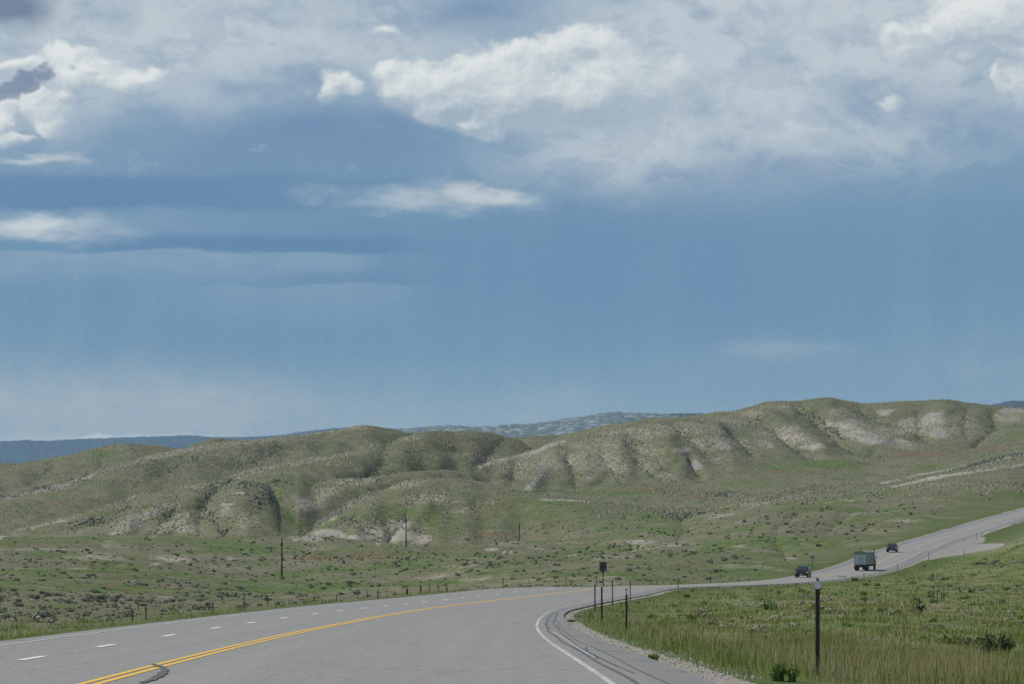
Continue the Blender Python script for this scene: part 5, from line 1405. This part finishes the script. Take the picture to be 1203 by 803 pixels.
for k in range(NI):
    right = fieldm[i[k], j[k]] > .5
    if right: lab = 'grey-green sagebrush clump in the hollow right of the bend, one of many alike'; grp = 'sagebrush in the right-hand hollow'
    elif Y[k] > 400: lab = 'grey-green sagebrush clump far out on the flat before the hills, one of many alike'; grp = 'sagebrush far out on the flat'
    else: lab = 'grey-green sagebrush clump on the slope left of the road, one of many alike'; grp = 'sagebrush on the left-hand slope'
    o = link('sagebrush', near_protos[k % 6], loc=(X[k], Y[k], zw[k] - .04), label=lab, cat='sagebrush', group=grp)
    o.scale = (R[k] * 1.15, R[k] * 1.15, H[k] * 1.1); o.rotation_euler = (0, 0, r_.random() * 6.28)
sl = slice(NI, None)
joined('sagebrush_cover', X[sl], Y[sl], zw[sl], R[sl], H[sl], r_.random(len(X[sl])), M_SAGE, lod, 21, kind='stuff', label='sagebrush scattered over the flat', cat='shrubs')
# tan and pale clumps between the sage
dens = mz * np.clip(.55 - clump * .4 + pale * .6 - green * .35, 0.04, 1.2) * np.minimum(PPM / 18., .5) * (YY > 95) * np.where(fieldm > .5, .5, 1)
X, Y, i, j = scatter(dens, 9)
R = r_.uniform(.14, .36, len(X)) * (1 + .8 * sstep(Y, 400, 1000)); H = R * r_.uniform(.7, 1.1, len(X))
joined('dry_grass_clumps', X, Y, ground_z(X, Y), R, H, r_.random(len(X)), M_DRY, [leafy(26, 90 + k, 3, .34) for k in range(4)], 22, kind='stuff', label='pale dry grass clumps among the sagebrush', cat='grass')
print('dry clumps', len(X))

# ---- grass blades beside the road and in the field
def grass(name, X, Y, hgt, nb, mat, seed, lean=0.35, wscale=1.0, spread=.22, **kw):
    r = np.random.default_rng(seed); n = len(X); N = n * nb
    bx = np.repeat(X, nb) + r.normal(size=N) * spread * np.repeat(np.sqrt(Y / 80), nb); by = np.repeat(Y, nb) + r.normal(size=N) * spread
    bz = ground_z(bx, by) - .02
    h = np.repeat(hgt, nb) * r.uniform(.55, 1.15, N); a = r.random(N) * 6.283; ln = h * np.abs(r.normal(size=N)) * lean
    wd = np.maximum(.0055, by * .00011) * wscale * r.uniform(.7, 1.4, N)
    wa = r.uniform(-.9, .9, N)             # blade faces turned every way about the vertical
    V = np.zeros((N, 5, 3)); cx, sx = np.cos(wa) * wd, np.sin(wa) * wd
    lx, ly = np.cos(a) * ln, np.sin(a) * ln
    V[:, 0] = np.stack([bx - cx, by - sx, bz], 1); V[:, 1] = np.stack([bx + cx, by + sx, bz], 1)
    V[:, 2] = np.stack([bx + cx * .8 + lx * .35, by + sx * .8 + ly * .35, bz + h * .6], 1); V[:, 3] = np.stack([bx - cx * .8 + lx * .35, by - sx * .8 + ly * .35, bz + h * .6], 1)
    V[:, 4] = np.stack([bx + lx, by + ly, bz + h * .97], 1)
    Fl = np.array([(0, 1, 2), (0, 2, 3), (3, 2, 4)])
    Fc = (Fl[None] + (np.arange(N) * 5)[:, None, None]).reshape(-1, 3)
    tn = np.clip(.42 + .75 * fbm(bx / 5 + seed, by / 9, 4, .6), 0, 1) * .6 + np.repeat(r.random(n) * .2, nb) + r.random(N) * .25
    return link(name, mesh_np(name, V.reshape(-1, 3), Fc, mat, dict(tint=np.repeat(tn, 5))), **kw)
gz_ = (dout > 0.15) & (YY < 640)
patchy = np.clip(.62 + 1.8 * fbm(XX / 3.5 + 3, YY / 7, 4), .04, 2)
dens = gz_ * patchy * np.minimum(PPM / 9.0, 8.0) * np.where(fieldm > .5, 1.0, np.clip(verge * 1.6, 0, 1.2)) * np.where(dout < .5, .7, 1)
X, Y, i, j = scatter(dens, 12)
hg = (.09 + .15 * r_.random(len(X))) * np.clip(1 + 1.3 * fbm(X / 4, Y / 8, 3), .45, 1.9) * (1 + .5 * sstep(Y, 75, 50)) * np.where(dout[i, j] < .5, .6, 1.0)
grass('roadside_grass', X, Y, hg, 7, M_TUFT, 31, kind='stuff', label='tall green grass along the verges and in the field', cat='grass')
print('tufts', len(X))
band = np.clip(brown * 1.2 + .55 * np.clip(1.6 * fbm(XX / 5 + 40, YY / 12, 4) - .05, 0, 1) + .8 * sstep(YY, 64, 48) + .5 * np.exp(-np.maximum(dout, 0) / 3.5), 0, 1.3)
dens = gz_ * (fieldm > .5) * band * np.minimum(PPM / 13., 5.0) * (dout > 1.0)
X, Y, i, j = scatter(dens, 13)
grass('seed_stalks', X, Y, (.17 + .20 * r_.random(len(X))) * (1 + .6 * sstep(Y, 80, 50)), 5, M_STALK, 32, lean=.18, wscale=.75, spread=.3, kind='stuff', label='tan and purplish seed stalks standing above the grass', cat='grass')
print('stalks', len(X))
dens = gz_ * (fieldm > .5) * np.clip(fbm(XX / 5 + 80, YY / 10, 3) * 2 - .1, 0, 1) * np.minimum(PPM / 60., 1.0) * (dout > .5)
X, Y, i, j = scatter(dens, 14)
R = r_.uniform(.16, .36, len(X)) * np.clip(Y / 170, .28, 1.3); H = R * r_.uniform(.9, 1.4, len(X))
joined('green_weeds', X, Y, ground_z(X, Y), R, H, r_.random(len(X)), M_GREEN, [leafy(60, 120 + k, 4, .24) for k in range(4)], 33, kind='stuff', label='leafy green weeds among the grass', cat='plants')
# gravel stones on the shoulders
dens = ((dout < .35) & (sw > offs['re'][si] + .02) & (YY < 200)) * np.minimum(PPM / 4., 40.)
X, Y, i, j = scatter(dens, 15)
R = r_.uniform(.006, .018, len(X)) * (1 + Y / 150)
link('gravel_stones', blob_mesh('gravel_stones', X, Y, ground_z(X, Y), R, R * .8, r_.random(len(X)), foliage_material('gravel_stone', (.17, .16, .145), (.40, .38, .34)), seed=9), kind='stuff', label='loose pale gravel on the right shoulder', cat='gravel')

# ---- single plants that stand out
def bush(x, y, R, H, mat, name, label, cat, nf=320, seed=5, Yq=None, lobes=7, leaf=.12, stems=5):
    jx = int(np.argmin(np.abs(colx - x))); k = int(np.searchsorted(-VIS[:, jx], -y)); Y = Yq or float(rowY[min(k, NR - 1)])
    X, Yw = place(x, Y); gz = float(ground_z(X, Yw))
    r = empty(name, (X, Yw, gz), 0, label, cat)
    V, Fc = leafy(nf, seed, lobes, leaf)
    rr = np.random.default_rng(seed)
    link('foliage', mesh_np('foliage', V * np.array([R, R, H]), Fc, mat, dict(tint=np.repeat(rr.random(len(V) // 3 + 1), 3)[:len(V)])), parent=r)
    b = new()
    for s_ in range(stems):
        a = s_ * 6.28 / stems; cyl(b, (0.04 * math.cos(a), .04 * math.sin(a), -.1), (R * .5 * math.cos(a), R * .5 * math.sin(a), H * .75), .03, .012, 5)
    if stems: mk('stem', b, M_WOOD, r)
bush(1172, 768, .62, .58, M_DARKB, 'dark_bush', 'largest dark green bush, at the right edge of the foreground field', 'bush', 420, 5)
bush(1150, 764, .60, .42, M_DARKB, 'dark_bush', 'middle-sized dark bush leaning against the largest one in the right foreground', 'bush', 380, 6)
bush(1118, 757, .45, .30, M_GREEN, 'green_bush', 'low olive bush left of the dark pair in the right foreground', 'bush', 300, 7)
bush(921, 800, .22, .34, M_GREEN, 'leafy_weed', 'dark green leafy plant at the gravel edge left of the tall reflector post', 'plant', 420, 8, leaf=.13, stems=0)
bush(768, 775, .10, .12, M_GREEN, 'leafy_weed', 'small green weed growing in the gravel at the pavement edge', 'plant', 120, 9, leaf=.3, stems=0)
bush(671, 722, .22, .12, M_GREEN, 'leafy_weed', 'low weed spreading over the gravel at the inside of the bend', 'plant', 120, 10, Yq=117, leaf=.3, stems=0)
bush(903, 716, .55, .55, M_GREEN, 'green_bush', 'round dark green bush in the middle of the right-hand field', 'bush', 260, 11)
bush(990, 680, 1.1, .75, M_GREEN, 'green_bush', 'wide green bush just above the field crest below the truck', 'bush', 260, 12)
bush(1004, 682, .8, .8, M_GREEN, 'green_bush', 'taller green bush at the right end of the wide one below the truck', 'bush', 260, 13)
def snag():
    Y = 150.0; X, Yw = place(1080, Y); gz = float(ground_z(X, Yw))
    r = empty('dead_shrub', (X, Yw, gz), 0, 'dark dead shrub with bare upright stems in the right-hand hollow', 'shrub')
    rr = random.Random(4); b = new()
    for k in range(16):
        a = rr.random() * 6.28; l = rr.uniform(.1, .34); h = rr.uniform(.2, .5)
        p1 = (l * .6 * math.cos(a), l * .6 * math.sin(a), h * .6); p2 = (l * math.cos(a + .4), l * math.sin(a), h)
        cyl(b, (0, 0, -.05), p1, .035, .025, 5); cyl(b, p1, p2, .025, .01, 5)
    cyl(b, (0, 0, 0), (.02, 0, .62), .03, .015, 6)
    mk('branch', b, M_WOOD, r)
    V, Fc = leafy(70, 77, 4, .2); link('foliage', mesh_np('foliage', V * np.array([.28, .28, .35]), Fc, M_DARKB, dict(tint=np.random.default_rng(1).random(len(V)))), parent=r)
snag()
for x, y, k in ((1082, 742, 0), (1090, 744, 1)):
    pass

# ------------------------------------------------------------------ far mountains
def range_mesh(name, sky, Y0, depth, mat, base_px, seed, rough, step=3.0, label=None):
    sx = np.array([p[0] for p in sky], float); sy = np.array([p[1] for p in sky], float)
    xs = np.arange(sx[0], sx[-1], step); nr = 40
    top = pchip(sx, sy, xs)
    top = top + fbm(xs / 9.0 + seed, np.zeros_like(xs) + seed, 3) * rough
    t = np.linspace(-.25, 1, nr)[:, None]
    Yr = Y0 + depth * (1 - t) * -1 + depth * 0      # t=1 crest at Y0, t=0 foot nearer the camera
    Yr = Y0 - depth * (1 - t)
    Yr = np.where(t < 0, Y0 + depth * (-t) * 1.5, Yr)
    zt = (HY - top)[None, :] / F * Y0; zb = (HY - base_px) / F * Y0
    X = (xs[None, :] - CX) / F * np.where(t >= 0, Yr, Yr)
    gul = 1 - np.abs(pnoise(X / (depth * .16) + seed, Yr / (depth * .5))) * 2
    gul2 = 1 - np.abs(pnoise(X / (depth * .05) + seed, Yr / (depth * .16))) * 2
    tt = np.clip(t, 0, 1)
    prof = tt ** .8
    Zr = zb + (zt - zb) * prof + (zt - zb) * (gul * .22 + gul2 * .10) * tt * (1 - tt) * 2.2
    Zr = np.where(t < 0, zt + (zt - zb) * t * 2, Zr)
    order = np.argsort(Yr[:, 0])
    X, Zr, Yr = X[order], Zr[order], np.broadcast_to(Yr, X.shape)[order]
    n1, n2 = X.shape; id_ = np.arange(n1 * n2).reshape(n1, n2)
    q = np.stack([id_[:-1, :-1].ravel(), id_[:-1, 1:].ravel(), id_[1:, 1:].ravel(), id_[1:, :-1].ravel()], 1)
    V = np.stack([X.ravel(), Yr.ravel(), (np.maximum(Zr, -34) + EYE).ravel()], 1)
    return link(name, mesh_np(name, V, q, mat, smooth=True), kind='structure')
def mountain_material(name, dark, light, amount, sc):
    m, n, b = material(name)
    P = n.node('ShaderNodeNewGeometry').outputs['Position']
    f = n.noise(n.v('MULTIPLY', P, (1, 0.5, 3.0)), sc * 3.2, 7, 0.7)
    c = n.mix(n.step(f, .62 - amount, .74 - amount), dark, light)
    n.put(b.inputs['Base Color'], c); b.inputs['Specular IOR Level'].default_value = 0.0
    return m
M_MF = mountain_material("haze_tinted_forested_mountain", (0.045, 0.085, 0.120), (0.085, 0.12, 0.14), 0.02, 0.0022)  # forest colour with the blue of distant haze mixed into it
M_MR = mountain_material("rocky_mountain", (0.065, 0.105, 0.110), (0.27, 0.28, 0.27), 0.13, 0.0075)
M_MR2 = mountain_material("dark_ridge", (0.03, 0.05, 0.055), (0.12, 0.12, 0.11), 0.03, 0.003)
range_mesh('mountain_range', [(-420, 525), (-200, 514), (0, 518), (30, 516.5), (50, 517.5), (85, 515.5), (130, 514), (190, 512), (230, 511), (250, 513), (290, 513), (340, 515), (420, 520)], 19000, 3200, M_MF, 575, 3, .8)
range_mesh('mountain_range', [(250, 520), (290, 513), (330, 510.5), (360, 506), (390, 503), (430, 501), (460, 503), (490, 505), (560, 507), (640, 512)], 18000, 2500, M_MF, 560, 8, 1.0)
range_mesh('mountain_range', [(420, 512), (450, 505), (470, 503.5), (490, 502), (518, 499.5), (545, 500.5), (575, 501), (600, 498), (625, 497), (650, 493.5), (672, 490), (690, 488), (705, 486), (722, 483.5), (745, 484.5), (760, 485), (780, 486), (800, 489), (850, 494), (900, 500)], 14500, 2300, M_MR, 545, 15, 1.6, 2.0)
range_mesh('mountain_range', [(730, 492), (762, 486.5), (790, 485.5), (810, 485), (830, 485.5), (870, 488), (1000, 496), (1100, 486), (1150, 478), (1170, 474), (1190, 470.5), (1203, 470.5), (1260, 476), (1400, 490)], 17000, 2600, M_MR2, 555, 22, 1.0)

# ------------------------------------------------------------------ haze
def haze():
    X0, X1, Y0, Y1, Z0, Z1 = -22000, 22000, -22000, 22000, -35.0, 610.0
    b = new(); box(b, (X0, Y0, Z0), (X1, Y1, Z1))
    m = bpy.data.materials.new('air'); m.use_nodes = True; t = m.node_tree; t.nodes.clear(); n = NT(t)
    out = n.node('ShaderNodeOutputMaterial'); v = n.node('ShaderNodeVolumePrincipled')
    v.inputs['Color'].default_value = (0.50, 0.70, 0.95, 1); v.inputs['Density'].default_value = 2.3e-5; v.inputs['Anisotropy'].default_value = 0.2
    n.link(v.outputs[0], out.inputs['Volume'])
    me = bpy.data.meshes.new('haze'); me.from_pydata(b[0], [], b[1]); me.materials.append(m)
    o = link('haze', me, kind='stuff')
haze()
